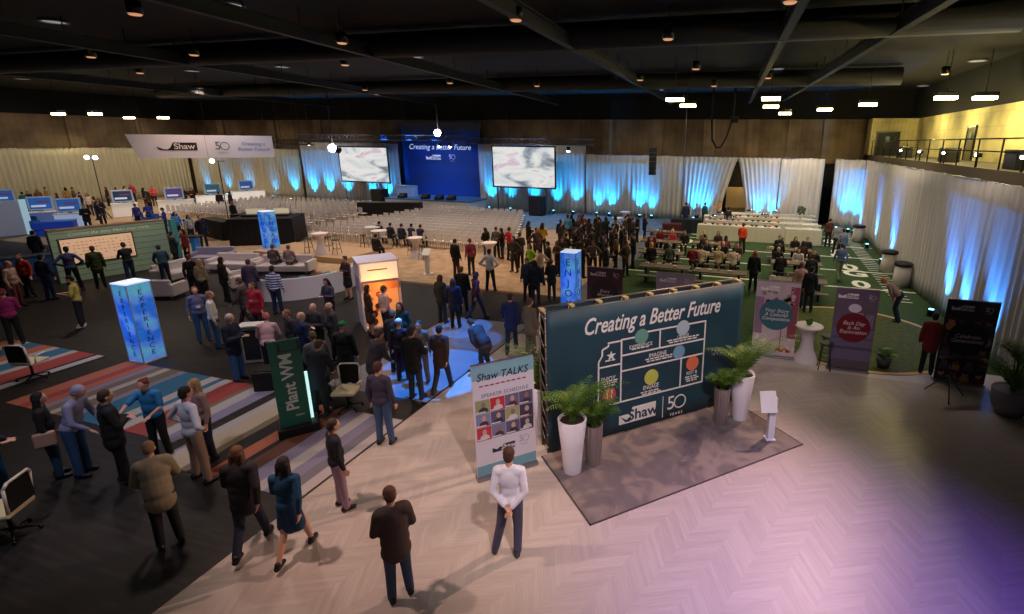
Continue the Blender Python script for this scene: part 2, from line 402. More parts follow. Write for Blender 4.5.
for (px, py, ds) in FL[:4]: FP.append((*spot(px, py, 7.55), 7.55, ds))
for (px, py), f in zip(((675, 99), (688, 105), (771, 98), (771, 106), (785, 113), (825, 109), (868, 104), (946, 97), (985, 97)), FL[4:]): FP.append((*spot(px, py, 7.97), 8.0, f[2]))
for x, y, z, ds in FP: fx((x, y, z), 0, 'bright warm rectangular ceiling light, ' + ds, 'rectangular ceiling lights')
for y in (36, 31, 26, 21, 16):
    lamp('balcony_wash_light', 'POINT', (8.1, y, 7.3), 240, (255, 234, 160), size=.15)
for x, y in ((-4.2, 26), (0, 27), (-58, 31), (-57, 38)):
    lamp('ceiling_fixture_glow', 'SPOT', (x, y, 7.9), 300, (255, 232, 170), (x, y, 0), .2, 130, .8)

# round pendant / recessed discs
def make_disc():
    t = thing('ceiling_disc', '', 'ceiling light')
    obj('rim', lathe(bm_new(), [(.30, .06), (.38, .05), (.4, 0), (.37, -.02), (.3, 0)], 24, caps=False), mat((110, 112, 116), .5), t)
    obj('lens', lathe(bm_new(), [(.36, .03), (.36, .0)], 24), mat((170, 174, 180), .4, emit=.45), t)
    return t
dc = Repeat(make_disc)
DI = [(54, 22, 'top left corner'), (230, 5, 'top left, above the hanging sign'), (565, 44, 'top centre'), (782, 35, 'top right of centre'), (978, 61, 'near the right edge above the balcony'), (415, 57, 'above the left video screen'),
      (620, 73, 'above the right video screen'), (282, 67, 'small, above the sign end'), (192, 71, 'small, above the hanging sign middle'), (778, 69, 'below the top right disc'), (398, 85, 'far one left of the stage'), (560, 88, 'far one above the right screen'),
      (22, 79, 'small one at the left edge'), (923, 86, 'far one over the right turf'), (660, 90, 'far one above the curtain run'), (240, 90, 'far one over the left curtains'), (500, 80, 'far one over the stage'), (95, 77, 'small one over the left curtains')]
for px, py, ds in DI:
    x, y = spot(px, py, 9.74); dc((x, y, 9.74), 0, 'pale round disc light on the black ceiling, ' + ds, 'round ceiling discs')
def make_can():
    t = thing('ceiling_can_light', '', 'ceiling light')
    obj('can', lathe(bm_new(), [(.13, .3), (.16, .28), (.17, 0)], 16), M_blackm, t)
    obj('bulb', lathe(bm_new(), [(.14, .0), (.12, -.03)], 16), emis((255, 180, 130), .55), t)
    obj('stem', tube(bm_new(), (0, 0, .3), (0, 0, .9), .012, n=6), M_blackm, t)
    return t
cn = Repeat(make_can)
for px, py, ds in ((135, 14, 'left, between the two upper discs'), (342, 43, 'centre left'), (345, 65, 'below the centre left one'), (194, 55, 'left of centre'), (91, 57, 'far left'), (516, 20, 'top centre'), (790, 2, 'at the top edge'),
                   (668, 39, 'right of centre'), (696, 69, 'far, right of centre'), (945, 74, 'right, over the turf'), (537, 86, 'far centre'), (450, 83, 'far, over the stage'), (640, 80, 'far, over the curtains'), (714, 86, 'far, over the buffet'), (768, 78, 'far right'), (140, 73, 'far, over the left booths'), (365, 90, 'far, over the left screen')):
    x, y = spot(px, py, 8.9); cn((x, y, 8.9), 0, 'tiny amber can light hanging below the black ceiling, ' + ds, 'amber can lights')

# ceiling steel: trusses and ducts
def beam(label, p0, p1, w=.22, m=None):
    p0, p1 = Vector(p0), Vector(p1); t = thing('ceiling_beam', label, 'beam', tuple(p0), math.atan2((p1-p0).y, (p1-p0).x), 'steel ceiling beams')
    L = (p1-p0).length; bm = box(box(box(bm_new(), 0, L, -w/2, w/2, 0, .04), 0, L, -w/2, w/2, .36, .4), 0, L, -.02, .02, .04, .36)
    obj('flange', bm, m or mat((13, 13, 14), .7), t)
    bm = bm_new()
    for k in range(int(L/2)): tube(bm, (k*2+.5, 0, .4), (k*2+.5, 0, 9.8-p0.z), .02, n=5)
    obj('hanger', bm, M_black, t)
for i, (a, b, ds) in enumerate((((0.5, 12), (-1.6, 42), 'running away over the right centre'), ((-6, 9), (-7.5, 42), 'running away over the board'), ((-13, 7), (-17, 42), 'running away over the light box'), ((-22, 10), (-28, 42), 'running away over the lounge'), ((3.5, 12), (0.8, 40), 'running to the bright pair of lamps'), ((-36, 12), (-40, 42), 'over the left booths'))):
    beam('dark steel beam under the black ceiling, ' + ds, (*a, 8.9), (*b, 8.9))
def duct(label, p0, p1, r):
    t = obj('ceiling_duct', tube(bm_new(), p0, p1, r, n=20), mat((8, 8, 9), .7)); tag(t, label, 'duct', 'ceiling ducts')
duct('long round black duct crossing the ceiling above the stage', (-45, 30, 9.3), (6, 30, 9.3), .42)
duct('long round black duct crossing the ceiling nearer the camera', (-40, 17, 9.3), (6, 17, 9.3), .42)

# ------------------------------------------------------------------ drapes
def drape_mat(name, col, rough=.85):
    m, nt, b = nodes_mat(name)
    tc = N(nt, 'ShaderNodeTexCoord'); mp = N(nt, 'ShaderNodeMapping'); mp.inputs['Scale'].default_value = (6, 6, .5)
    nt.links.new(tc.outputs['Object'], mp.inputs[0]); n = N(nt, 'ShaderNodeTexNoise'); n.inputs['Scale'].default_value = 1; nt.links.new(mp.outputs[0], n.inputs['Vector'])
    d = tuple(int(v*.9) for v in col)
    nt.links.new(ramp(nt, n.outputs['Fac'], [(.3, d), (.7, col)]), b.inputs['Base Color']); b.inputs['Roughness'].default_value = rough
    return m
M_drape = drape_mat('ivory_voile', (205, 202, 196)); M_drape2 = drape_mat('beige_voile', (204, 196, 172))
def drape(label, p0, p1, h, m=None, seed=0, amp=.075, topcut=None, group='pipe and drape curtains'):
    rnd = random.Random(seed); p0, p1 = Vector((*p0, 0)), Vector((*p1, 0)); L = (p1-p0).length
    t = thing('curtain', label, 'curtain', tuple(p0), math.atan2((p1-p0).y, (p1-p0).x), group)
    n = int(L/.07); bm = bm_new(); ph = 0; rows = 7; cols = []
    for i in range(n+1):
        x = L*i/n; ph += 2*PI*.07/rnd.uniform(.28, .5)
        c = []
        for j in range(rows+1):
            f = j/rows; z = h*f
            sag = .05*math.sin(x*2*PI/1.6) if j == rows else 0
            a = amp*(1-.45*f)
            c.append(bm.verts.new((x + (.03*math.sin(x*3+f*2))*(1-f), a*math.sin(ph+.25*math.sin(f*3+x)) + .05*math.sin(x*.9+seed), z+.02+sag*.5)))
        cols.append(c)
    for a, b in zip(cols, cols[1:]):
        for j in range(rows):
            f = bm.faces.new((a[j], b[j], b[j+1], a[j+1])); f.smooth = True
    o = obj('fabric', bm, m or M_drape, t)
    md = o.modifiers.new('thick', 'SOLIDIFY'); md.thickness = .006
    bm = bm_new(); tube(bm, (0, .0, h), (L, .0, h), .025, n=6); obj('pipe', bm, M_steel, t)
    k = 0
    while k*3.0 <= L+.1:
        obj('upright', tube(bm_new(), (min(k*3.0, L), .14, 0), (min(k*3.0, L), .14, h), .025, n=6), M_steel, t); k += 1
    return t
drape('long beige curtain run along the left side wall behind the booths', (-59.6, 8), (-59.6, 41.2), 4.95, M_drape2, 1)
drape('ivory curtain run at the back behind the hanging sign and bright kiosks', (-59.5, 41.4), (-44.6, 41.4), 4.95, M_drape2, 2)
drape('tall ivory curtain left of the stage, behind the left video screen', (-44.5, 41.5), (-33.0, 41.5), 5.62, None, 3)
drape('tall ivory curtain right of the stage, behind the right video screen', (-24.6, 41.6), (-14.5, 41.6), 5.66, None, 4)
drape('ivory curtain between the tall stage curtain and the parted opening', (-14.4, 41.4), (-6.3, 41.4), 4.95, None, 5)
# parted pair
def parted(label, x0, x1, xo, side, seed):
    rnd = random.Random(seed); t = thing('curtain', label, 'curtain', (0, 41.4, 0), 0, 'pipe and drape curtains'); h = 4.95
    n = int((x1-x0)/.06); bm = bm_new(); ph = 0; cols = []; rows = 10
    for i in range(n+1):
        u = i/n; ph += 2*PI*.06/rnd.uniform(.28, .45); c = []
        for j in range(rows+1):
            f = j/rows
            xt = x0+(x1-x0)*u
            # pulled aside towards the lower part
            if side < 0: xb = x0+(xo-x0)*u
            else: xb = xo+(x1-xo)*u
            k = min(1.0, (1-f)*1.35); k = k**.9
            c.append(bm.verts.new((xt*(1-k)+xb*k, .08*math.sin(ph)*(1-.4*f), h*f+.02)))
        cols.append(c)
    for a, b in zip(cols, cols[1:]):
        for j in range(rows): bm.faces.new((a[j], b[j], b[j+1], a[j+1])).smooth = True
    o = obj('fabric', bm, M_drape, t); md = o.modifiers.new('thick', 'SOLIDIFY'); md.thickness = .006
    obj('pipe', tube(bm_new(), (x0, 0, h), (x1, 0, h), .025, n=6), M_steel, t)
parted('ivory curtain drawn aside to the left of the dark opening behind the buffet', -6.25, -2.1, -3.1, -1, 6)
parted('ivory curtain drawn aside to the right of the dark opening behind the buffet', -2.1, 1.0, -1.3, 1, 7)
drape('ivory curtain right of the parted opening, behind the buffet glassware', (1.05, 41.4), (4.1, 41.4), 4.95, None, 8)
drape('short ivory curtain in the far right corner next to the narrow dark gap', (4.75, 41.3), (6.6, 39.6), 4.95, None, 9)
drape('long ivory curtain run down the right side under the balcony', (6.62, 39.5), (6.62, 11.6), 4.95, None, 10, .09)
# gap backing: loading area
struct('wall_service', box(bm_new(), -4.5, 6.6, 43.0, 43.1, 0, 4.6), mat((14, 13, 12), .9))
tag(obj('service_counter', box(box(bm_new(), -2.8, -.9, 42.3, 42.8, 0, 1.0, bev=.02), -2.9, -.8, 42.2, 42.9, 1.0, 1.06, bev=.01), mat((150, 130, 96), .7)), 'beige service counter seen through the parted curtains', 'counter')
tag(obj('service_screen', box(bm_new(), -2.9, -.9, 42.88, 42.98, 1.06, 2.6), mat((200, 176, 130), .7)), 'cream panel standing in the opening between the parted curtains', 'panel')
lamp('service_light', 'POINT', (-1.9, 42.0, 3.2), 30, (255, 214, 150), size=.1)

# ------------------------------------------------------------------ curtain uplights
def make_up():
    t = thing('uplight', '', 'uplight')
    obj('body', lathe(bm_new(), [(.10, .05), (.12, .08), (.12, .24), (.10, .26)], 14), M_blackm, t)
    obj('base', box(bm_new(), -.12, .12, -.09, .09, 0, .05, bev=.01), M_blackm, t)
    obj('lens', lathe(bm_new(), [(.09, .262), (.08, .272)], 14), emis((90, 200, 255), 10), t)
    return t
up = Repeat(make_up)
UPS = []
for x, ds in ((-57.5, 'far left corner'), (-54.5, 'behind the red-topped crowd'), (-51.3, 'below the hanging sign'), (-48.2, 'behind the far kiosks'), (-45.5, 'near the last kiosk'), (-43.2, 'left of the left screen'), (-41.2, 'second left of the left screen'), (-39.0, 'beside the left screen'), (-36.2, 'under the left screen'), (-34.4, 'under the left screen, nearer the stage'), (-32.6, 'between the left screen and the stage'),
              (-23.4, 'right of the stage'), (-21.3, 'under the right screen, left'), (-19.2, 'under the right screen, middle'), (-17.2, 'under the right screen, right'), (-15.4, 'beside the right screen'), (-13.3, 'first on the lower curtain'), (-12.2, 'second on the lower curtain'),
              (-9.6, 'left of the hanging speaker'), (-8.6, 'under the hanging speaker'), (-5.2, 'behind the three standing people'), (-4.3, 'left of the parted curtain'), (-.3, 'right of the parted curtain'), (.7, 'behind the buffet flowers'), (5.2, 'in the far right corner'), (5.9, 'last in the far right corner')):
    UPS.append((x, 40.95 if x < 4 else (41.0-(x-4.75)*.92-.75), ds, 0))
for y, ds in ((38.6, 'at the far end of the right run'), (33.5, 'behind the farthest draped bin'), (29.2, 'beside the middle draped bin'), (24.4, 'beside the nearest draped bin'), (20.4, 'beyond the red-shirted man'), (18.6, 'behind the dark family banner'), (16.4, 'nearest on the right side curtain')):
    UPS.append((6.2, y, ds, 1))
rnd = random.Random(3)
for x, y, ds, side in UPS:
    up((x, y, 0), 0, 'blue uplight at the foot of the curtains, ' + ds, 'curtain uplights')
    if side: lamp('uplight_beam', 'SPOT', (x, y, .3), rnd.uniform(1000, 1900), (56, 140, 255), (x+.40, y, 2.6), .05, 62, 1)
    else: lamp('uplight_beam', 'SPOT', (x, y, .3), rnd.uniform(900, 1800)*(1.25 if x > -46 else .5), (24, 160, 255), (x+rnd.uniform(-.3, .3), y+.42, 2.6), .05, 60, 1)
# soft white washes on the curtains
for x in (-56, -48, -40, -19, -10, -4, 1.5): lamp('curtain_wash_light', 'SPOT', (x, 36.5, 8.8), 420 if x > -45 else 520, (255, 240, 224) if x > -45 else (255, 232, 200), (x, 41.4, 2.5), .2, 95, 1)
for y in (36, 30, 24, 18): lamp('curtain_wash_light', 'SPOT', (1.5, y, 8.8), 300, (255, 240, 226), (6.6, y, 2.5), .2, 90, 1)
for y in (12, 20, 28, 36): lamp('curtain_wash_light', 'SPOT', (-53, y, 8.8), 640, (255, 234, 205), (-59.6, y, 2.5), .2, 100, 1)

# ------------------------------------------------------------------ logos and printed panels
def shaw_logo(par, x, z, w, y, boxc, ink):
    h = w*.27
    bm = prism(bm_new(), [(x-w*.18, z-h/2), (x+w/2, z-h/2), (x+w/2, z+h/2), (x-w*.06, z+h/2)], y-.004, y)
    prism(bm, [(x-w/2, z+h*.25), (x-w*.5, z-h/2), (x-w*.17, z-h/2), (x-w*.1, z+h*.32), (x-w*.30, z-h*.12)], y-.004, y)
    o = obj('logo', bm, boxc, par)
    text('logo_lettering', 'Shaw', h*1.15, o, x+w*.19, y-.006, z-.0, ink, bold=.004*w, sx=1.0)
    return o
def fifty_logo(par, x, z, s, y, ink):
    o = text('anniversary_mark', '5', s, par, x-s*.33, y-.004, z, ink)
    bm = bm_new()
    for k in range(24):
        a0, a1 = 2*PI*k/24, 2*PI*(k+1)/24; r0, r1 = s*.30, s*.36
        prism(bm, [(x+s*.2+r0*math.cos(a0), z+r0*math.sin(a0)), (x+s*.2+r1*math.cos(a0), z+r1*math.sin(a0)), (x+s*.2+r1*math.cos(a1), z+r1*math.sin(a1)), (x+s*.2+r0*math.cos(a1), z+r0*math.sin(a1))], y-.005, y-.001)
    obj('anniversary_ring', bm, ink, par)
    text('anniversary_years', 'YEARS', s*.2, par, x, y-.004, z-s*.62, ink, space=1.5)

# ------------------------------------------------------------------ the big event board
BX0, BX1 = Vector((-3.67, 8.28)), Vector((-0.26, 11.65))
ang = math.atan2(BX1.y-BX0.y, BX1.x-BX0.x); BL = (BX1-BX0).length; BH = 2.96
bd = thing('event_map_board', 'huge teal Creating a Better Future board with floor map between palm planters', 'display board', (*BX0, 0), ang)
M_teal = streaky('teal_backdrop_fabric', (26, 56, 72), (30, 64, 80), (34, 72, 88), 0, .8, .8, .6)
W1 = mat((236, 232, 228), .6)
bm = bm_new()
n = 40
g = [[bm.verts.new((BL*i/n, -.012*math.sin(i*.9+j)*(1 if 0 < i < n else 0)*.5, .04+(BH-.04)*j/8)) for j in range(9)] for i in range(n+1)]
for a, b in zip(g, g[1:]):
    for j in range(8): bm.faces.new((a[j], b[j], b[j+1], a[j+1])).smooth = True
fo = obj('fabric_front', bm, M_teal, bd); md = fo.modifiers.new('s', 'SOLIDIFY'); md.thickness = .01; md.offset = 1
M_alu = mat((120, 112, 100), .45, .6)
DP = .38
obj('fabric_back', box(bm_new(), .03, BL-.03, DP, DP+.01, .04, BH-.04), M_teal, bd)
for y in (.02, DP-.02):
    obj('top_rail', tube(bm_new(), (0, y, BH), (BL, y, BH), .022), M_alu, bd)
    obj('bottom_rail', tube(bm_new(), (0, y, .04), (BL, y, .04), .022), M_alu, bd)
for k in range(9):
    x = BL*k/8
    for y in (.03, DP-.03): obj('frame_post', tube(bm_new(), (x, y, 0), (x, y, BH), .02), M_alu, bd)
    obj('cross_bar', box(tube(bm_new(), (x, 0, BH-.01), (x, DP, BH-.01), .02), x-.05, x+.05, .12, .26, BH-.0, BH+.03), mat((190, 176, 130), .5), bd)
for x in (0, BL):
    bm = bm_new()
    for k in range(10): tube(bm, (x, .02, .1+k*.29), (x, DP-.02, .1+(k+1)*.29-.02), .012, n=6)
    obj('end_lattice', bm, M_alu, bd)
bm = bm_new()
for k in range(11): ball(bm, (-.015, -.01, .15+k*.27), .022, .012, .022, 8)
obj('grommets', bm, M_steel, bd)
yF = -.022
def bpx(px, py):
    """measured mark on the board face -> board coordinates"""
    d = FW + RT*((px-CX)/F) - UP*((py-CY)/F)
    nrm = Vector((math.sin(ang), -math.cos(ang), 0)); b0 = Vector((*BX0, 0))
    t = (b0-Vector(CAM)).dot(nrm)/d.dot(nrm); q = Vector(CAM)+d*t-b0
    return q.x*math.cos(ang)+q.y*math.sin(ang), q.z
def bz(*p): return bpx(560+p[0]/4.3875, 300+p[1]/4.3875)
# measured in the enlarged view, then snapped to level lines
xl, xm, xr = .5*(bz(165, 275)[0]+bz(168, 470)[0]), .5*(bz(268, 178)[0]+bz(263, 445)[0]), .5*(bz(635, 95)[0]+bz(620, 355)[0])
zt1, zt2 = bz(635, 95)[1], bz(268, 178)[1]
zb = .5*(bz(168, 470)[1]+bz(620, 355)[1]); zr1 = .5*(bz(265, 242)[1]+bz(630, 170)[1]); zr2 = .5*(bz(265, 312)[1]+bz(625, 232)[1]); zl = bz(168, 298)[1]
xa, xb_ = bz(436, 165)[0], bz(526, 318)[0]
zs = bz(170, 272)[1]
lw = .035
def hline(bm, x0, x1, z): box(bm, x0-lw/2, x1+lw/2, yF-.004, yF, z-lw/2, z+lw/2)
def vline(bm, x, z0, z1): box(bm, x-lw/2, x+lw/2, yF-.004, yF, z0, z1)
def dline(bm, a, b):
    a, b = Vector(a), Vector(b); d = (b-a).normalized(); q = Vector((-d.y, d.x))*lw/2
    prism(bm, [tuple(a-q), tuple(b-q), tuple(b+q), tuple(a+q)], yF-.004, yF)
bm = bm_new()
xe1 = bz(382, 150)[0]; xw0 = bz(330, 170)[0]
zt = (zt1+zt2)/2+.02
hline(bm, xe1, xr, zt+.04); vline(bm, xr, zb, zt+.04); hline(bm, xl, xr, zb); hline(bm, xm, xe1-.15, zt-.03); dline(bm, (xe1-.15, zt-.03), (xe1, zt+.04))
vline(bm, xm, zb, zt-.03); vline(bm, xl, zb, zs); hline(bm, xl, xm, zl); hline(bm, xm, xr, zr1); hline(bm, xm, xr, zr2)
vline(bm, xa, zr1, zt+.04); vline(bm, xb_, zb, zr2)
dline(bm, (xl, zs), (xl+.08, zs+.12)); dline(bm, (xl+.08, zs+.12), (xl+.08, zs+.25)); dline(bm, (xl+.08, zs+.25), (xm-.3, zt-.12)); dline(bm, (xm-.3, zt-.12), (xm-.3, zt-.08)); hline(bm, xm-.3, xm, zt-.05)
obj('map_outline', bm, W1, bd)
def dotp(p, r, c, nm='map_dot'):
    x, z = bz(*p); return obj(nm, disc(bm_new(), x, z, r, yF-.008, yF-.002, 32), mat(c, .6), bd), x, z
dotp((355, 158), .165, (108, 160, 146)); dotp((537, 120), .17, (176, 196, 206)); dotp((519, 226), .155, (120, 164, 196)); dotp((578, 275), .17, (226, 118, 84)); dotp((398, 336), .175, (200, 204, 92))
o_, x_, z_ = dotp((214, 414), .155, (206, 52, 76))
bm = bm_new()
for dx in (-.05, .05):
    box(bm, x_+dx-.009, x_+dx+.009, yF-.011, yF-.008, z_-.1, z_+.1)
for dx in (-.07, -.05, -.03): box(bm, x_+dx-.005, x_+dx+.005, yF-.011, yF-.008, z_+.03, z_+.11)
prism(bm, [(x_+.04, z_+.0), (x_+.07, z_+.02), (x_+.07, z_+.1), (x_+.05, z_+.11)], yF-.011, yF-.008)
obj('fork_knife_icon', bm, W1, bd)
x_, z_ = bz(222, 243)
obj('star_icon', prism(bm_new(), [(x_+(.11 if k % 2 == 0 else .045)*math.sin(PI*k/5), z_+(.11 if k % 2 == 0 else .045)*math.cos(PI*k/5)) for k in range(10)], yF-.006, yF), W1, bd)
def bt(nm, s, size, p0, p1, **k):
    (x0, z0), (x1, z1) = bz(*p0), bz(*p1)
    o = text(nm, s, size, bd, (x0+x1)/2, yF-.003, (z0+z1)/2, W1, **k)
    wd = o.dimensions.x if o.dimensions.x > 0 else 1
    xs = [v.co.x for v in o.data.vertices]; cw = max(xs)-min(xs)
    o.scale.x = (x1-x0)/cw
    return o
bt('headline', 'Creating a Better Future', .48, (100, 128), (696, 20), shear=.32, bold=.006)
def cap(p0, p1, rows=1, h=.028):
    (x0, z0), (x1, z1) = bz(*p0), bz(*p1); zc = (z0+z1)/2; bm = bm_new(); rr = random.Random(int(p0[0]*7+p0[1]))
    for k in range(rows):
        x = x0+(x1-x0)*(.06*k); z = zc-k*h*1.8
        while x < x1-.05-(x1-x0)*.06*k:
            w = rr.uniform(.05, .14); box(bm, x, min(x+w, x1), yF-.003, yF, z, z+h); x += w+.025
    return obj('map_caption', bm, W1, bd)
bt('map_label', 'EXPERIENCE', .115, (302, 206), (402, 190)); cap((312, 218), (392, 203))
bt('map_label', 'CREATE', .10, (512, 162), (562, 152)); cap((468, 180), (606, 155), 2)
bt('map_label', 'IMAGINE', .13, (388, 243), (464, 229)); cap((372, 262), (490, 240), 2)
bt('map_label', 'ENJOY', .15, (178, 352), (240, 340)); cap((180, 364), (250, 348), 3)
bt('map_label', 'ENGAGE', .14, (362, 386), (430, 370)); cap((352, 410), (440, 386), 2)
bt('map_label', 'REST &', .11, (552, 322), (598, 310)); cap((545, 342), (606, 326), 3); cap((196, 268), (248, 262))
x0, z0 = bz(338, 496); lgw = bz(418, 470)[0]-bz(258, 512)[0]
bm = prism(bm_new(), [(x0-lgw*.5, z0-.16), (x0+lgw*.5, z0-.16), (x0+lgw*.5, z0+.19), (x0-lgw*.14, z0+.19), (x0-lgw*.2, z0+.05), (x0-lgw*.5, z0+.05)], yF-.006, yF)
lo = obj('logo', bm, W1, bd); obj('logo_wing', prism(bm_new(), [(x0-lgw*.47, z0+.03), (x0-lgw*.3, z0-.08), (x0-lgw*.17, z0+.0), (x0-lgw*.21, z0-.13), (x0-lgw*.33, z0-.13)], yF-.009, yF-.006), M_teal, lo)
text('logo_lettering', 'Shaw', .34, lo, x0+lgw*.14, yF-.009, z0+.0, M_teal, bold=.006, sx=1.05)
vx, vz = bz(448, 467); obj('logo_divider', box(bm_new(), vx-.008, vx+.008, yF-.004, yF, vz-.26, vz+.26), W1, bd)
fx_, fz = bz(508, 452); fifty_logo(bd, fx_, fz+.04, .46, yF, W1)

# mat on the floor below the board
u_ = Vector((math.cos(R_(45.5)), math.sin(R_(45.5)))); v_ = Vector((-u_.y, u_.x)); c0 = Vector((-2.24, 6.63))
def mottled_mat():  # random dark and pale blotches in the base colour
    m, nt, b = nodes_mat('mottled_mat')
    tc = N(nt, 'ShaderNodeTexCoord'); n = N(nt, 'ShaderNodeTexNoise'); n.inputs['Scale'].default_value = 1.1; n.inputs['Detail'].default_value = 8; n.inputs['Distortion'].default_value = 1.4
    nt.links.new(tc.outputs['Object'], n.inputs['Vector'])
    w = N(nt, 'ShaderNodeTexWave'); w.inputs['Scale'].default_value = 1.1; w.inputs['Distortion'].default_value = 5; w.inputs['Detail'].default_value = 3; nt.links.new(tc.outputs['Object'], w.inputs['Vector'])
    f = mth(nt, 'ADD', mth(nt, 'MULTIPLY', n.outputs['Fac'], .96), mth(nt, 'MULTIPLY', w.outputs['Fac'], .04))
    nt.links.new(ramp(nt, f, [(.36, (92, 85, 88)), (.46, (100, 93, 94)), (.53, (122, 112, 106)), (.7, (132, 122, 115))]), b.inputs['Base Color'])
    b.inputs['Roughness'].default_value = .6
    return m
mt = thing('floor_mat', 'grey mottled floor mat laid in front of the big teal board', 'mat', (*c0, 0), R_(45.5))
obj('mat_surface', box(bm_new(), 0.02, 4.93, 0.02, 2.15, .001, .014), mottled_mat(), mt)
obj('mat_edge', box(box(box(bm_new(), 0, 4.95, 0, .025, .001, .016), 0, .025, 0, 2.15, .001, .016), 4.925, 4.95, 0, 2.15, .001, .016), mat((60, 50, 48), .6), mt)

# ------------------------------------------------------------------ planters
GREENS = [mat(c, .5, noise=.15, nscale=3) for c in ((78, 116, 34), (54, 92, 28), (108, 140, 48), (34, 66, 22))]
M_potw = mat((226, 222, 232), .32)
M_pots = mat((168, 158, 156), .28, .75)
def frond(bm, base, az, L, lift, rnd, mi=0, leaf=.16, pairs=13):
    pts = []; d = Vector((math.cos(az), math.sin(az), 0)); p = Vector(base); el = lift
    for k in range(11):
        pts.append(p.copy()); p += (d*math.cos(el)+Vector((0, 0, math.sin(el))))*(L/10); el -= R_(9.5)*(.45+k*.11)
    for a, b in zip(pts, pts[1:]): tube(bm, a, b, .006, .004, 4, mi, cap=False)
    for i in range(pairs):
        t = .18+.82*i/pairs; k = min(9, int(t*10)); a = pts[k].lerp(pts[k+1], t*10-k) if k < 10 else pts[-1]
        dr = (pts[min(k+1, 10)]-pts[k]).normalized() if k < 10 else d
        s = Vector((-d.y, d.x, 0))
        for sg in (-1, 1):
            l = leaf*math.sin(PI*(.18+.8*t))*rnd.uniform(.85, 1.2)+.03
            tip = a + (s*sg*.8+dr*.75+Vector((0, 0, -.28))).normalized()*l
            w = dr*.011
            m1 = a.lerp(tip, .45)
            v = [bm.verts.new(a), bm.verts.new(m1+w), bm.verts.new(tip), bm.verts.new(m1-w)]
            f = bm.faces.new(v); f.material_index = mi
def palm(par, z, n, L, seed, name='palm_frond', avoid=None):
    rnd = random.Random(seed)
    for i in range(n):
        bm = bm_new(); az = 2*PI*i/n*1.618+rnd.uniform(-.3, .3)
        inner = i/n; f_ = 1.0
        if avoid is not None:
            k_ = math.cos(az-R_(avoid)); f_ = 1-.5*max(0, k_)
        frond(bm, (rnd.uniform(-.05, .05), rnd.uniform(-.05, .05), z), az, L*f_*rnd.uniform(.75, 1.1)*(1-.1*inner), R_(rnd.uniform(60, 76)+16*inner), rnd, 0, .2)
        obj(name, bm, GREENS[rnd.choice((0, 0, 1, 2))], par)
def planter(label, loc, h, r0, r1, m, n, L, seed, ribbed=False, group=None, avoid=135):
    t = thing('potted_palm', label, 'potted plant', (*loc, 0), 0, group)
    bm = bm_new()
    if ribbed:
        n_ = 40; prof = [(r0, 0), (r1, h), (r1-.02, h), (r1-.03, h-.06)]; rings = []
        for rr, z in prof: rings.append([bm.verts.new((rr*(1-.05*(k % 2))*math.cos(2*PI*k/n_), rr*(1-.05*(k % 2))*math.sin(2*PI*k/n_), z)) for k in range(n_)])
        for a, b in zip(rings, rings[1:]):
            for k in range(n_): bm.faces.new((a[k], a[(k+1) % n_], b[(k+1) % n_], b[k]))
        bm.faces.new(rings[0][::-1])
    else:
        lathe(bm, [(r0*.96, 0), (r0, .02), (r0+(r1-r0)*.5, h*.55), (r1, h-.01), (r1-.01, h), (r1-.03, h), (r1-.04, h-.07)], 32)
    obj('pot', bm, m, t)
    obj('soil', lathe(bm_new(), [(r1-.045, h-.08), (r1-.045, h-.05)], 20), mat((40, 30, 22), .9), t)
    palm(t, h-.06, n, L, seed, avoid=avoid)
    return t
planter('tall white tapered planter with bushy palm at left front of the board', (-3.02, 7.9), 1.12, .17, .27, M_potw, 44, 1.3, 1)
planter('ribbed silver planter with drooping leaves beside the left white planter', (-2.72, 8.25), .86, .15, .18, M_pots, 28, .85, 2, True)
planter('tall white planter with upright palm at the right end of the board', (-.10, 10.85), 1.12, .17, .27, M_potw, 40, 1.5, 3)
planter('short ribbed silver planter with spiky leaves beside the right white planter', (-.50, 10.55), .86, .15, .18, M_pots, 44, .75, 4, True)
planter('tall white planter with palm behind the board, past the speaker banner', (-4.12, 8.95), 1.12, .17, .25, M_potw, 30, 1.25, 5, avoid=-45)
# dark bush at the right edge
t = thing('potted_shrub', 'large dark leafy shrub in pale pot at the right edge', 'potted plant', (5.9, 13.0, 0))
obj('pot', lathe(bm_new(), [(.26, 0), (.38, .25), (.42, .6), (.40, .62), (.36, .58)], 28), mat((120, 116, 118), .5), t)
palm(t, .55, 34, 1.15, 9, 'leaf_branch', avoid=0)
for k in range(5):
    obj('stem', tube(bm_new(), (0, 0, .5), (.12*math.cos(k*1.3), .12*math.sin(k*1.3), 1.5), .02, .01, 6), mat((60, 50, 34), .8), t)
palm(t, 1.2, 22, .85, 10, 'leaf_branch', avoid=0)
t = thing('potted_shrub', 'low dark fern clump behind the Each Day banner', 'potted plant', (3.6, 14.9, 0))
obj('pot', lathe(bm_new(), [(.14, 0), (.2, .26), (.17, .26)], 20), mat((40, 38, 38), .5), t); palm(t, .22, 16, .5, 12, 'leaf_branch')

# ------------------------------------------------------------------ tablet style sign stand on the mat
t = thing('sign_stand', 'small white pedestal with tilted sign plate on the mat corner', 'sign stand', (.55, 10.2, 0), R_(20))
obj('post', box(bm_new(), -.07, .07, -.09, .05, .02, .98, bev=.008), M_white, t)
obj('base', box(bm_new(), -.1, .1, -.12, .08, 0, .03, bev=.006), M_white, t)
p = obj('sign_plate', box(bm_new(), -.17, .17, -.008, .008, -.22, .22, bev=.004), M_white, t, (-.14, -.12, .92)); p.rotation_euler = (R_(-28), 0, 0)
obj('arm', tube(bm_new(), (0, -.05, .9), (-.1, -.11, .9), .02), M_steel, t)

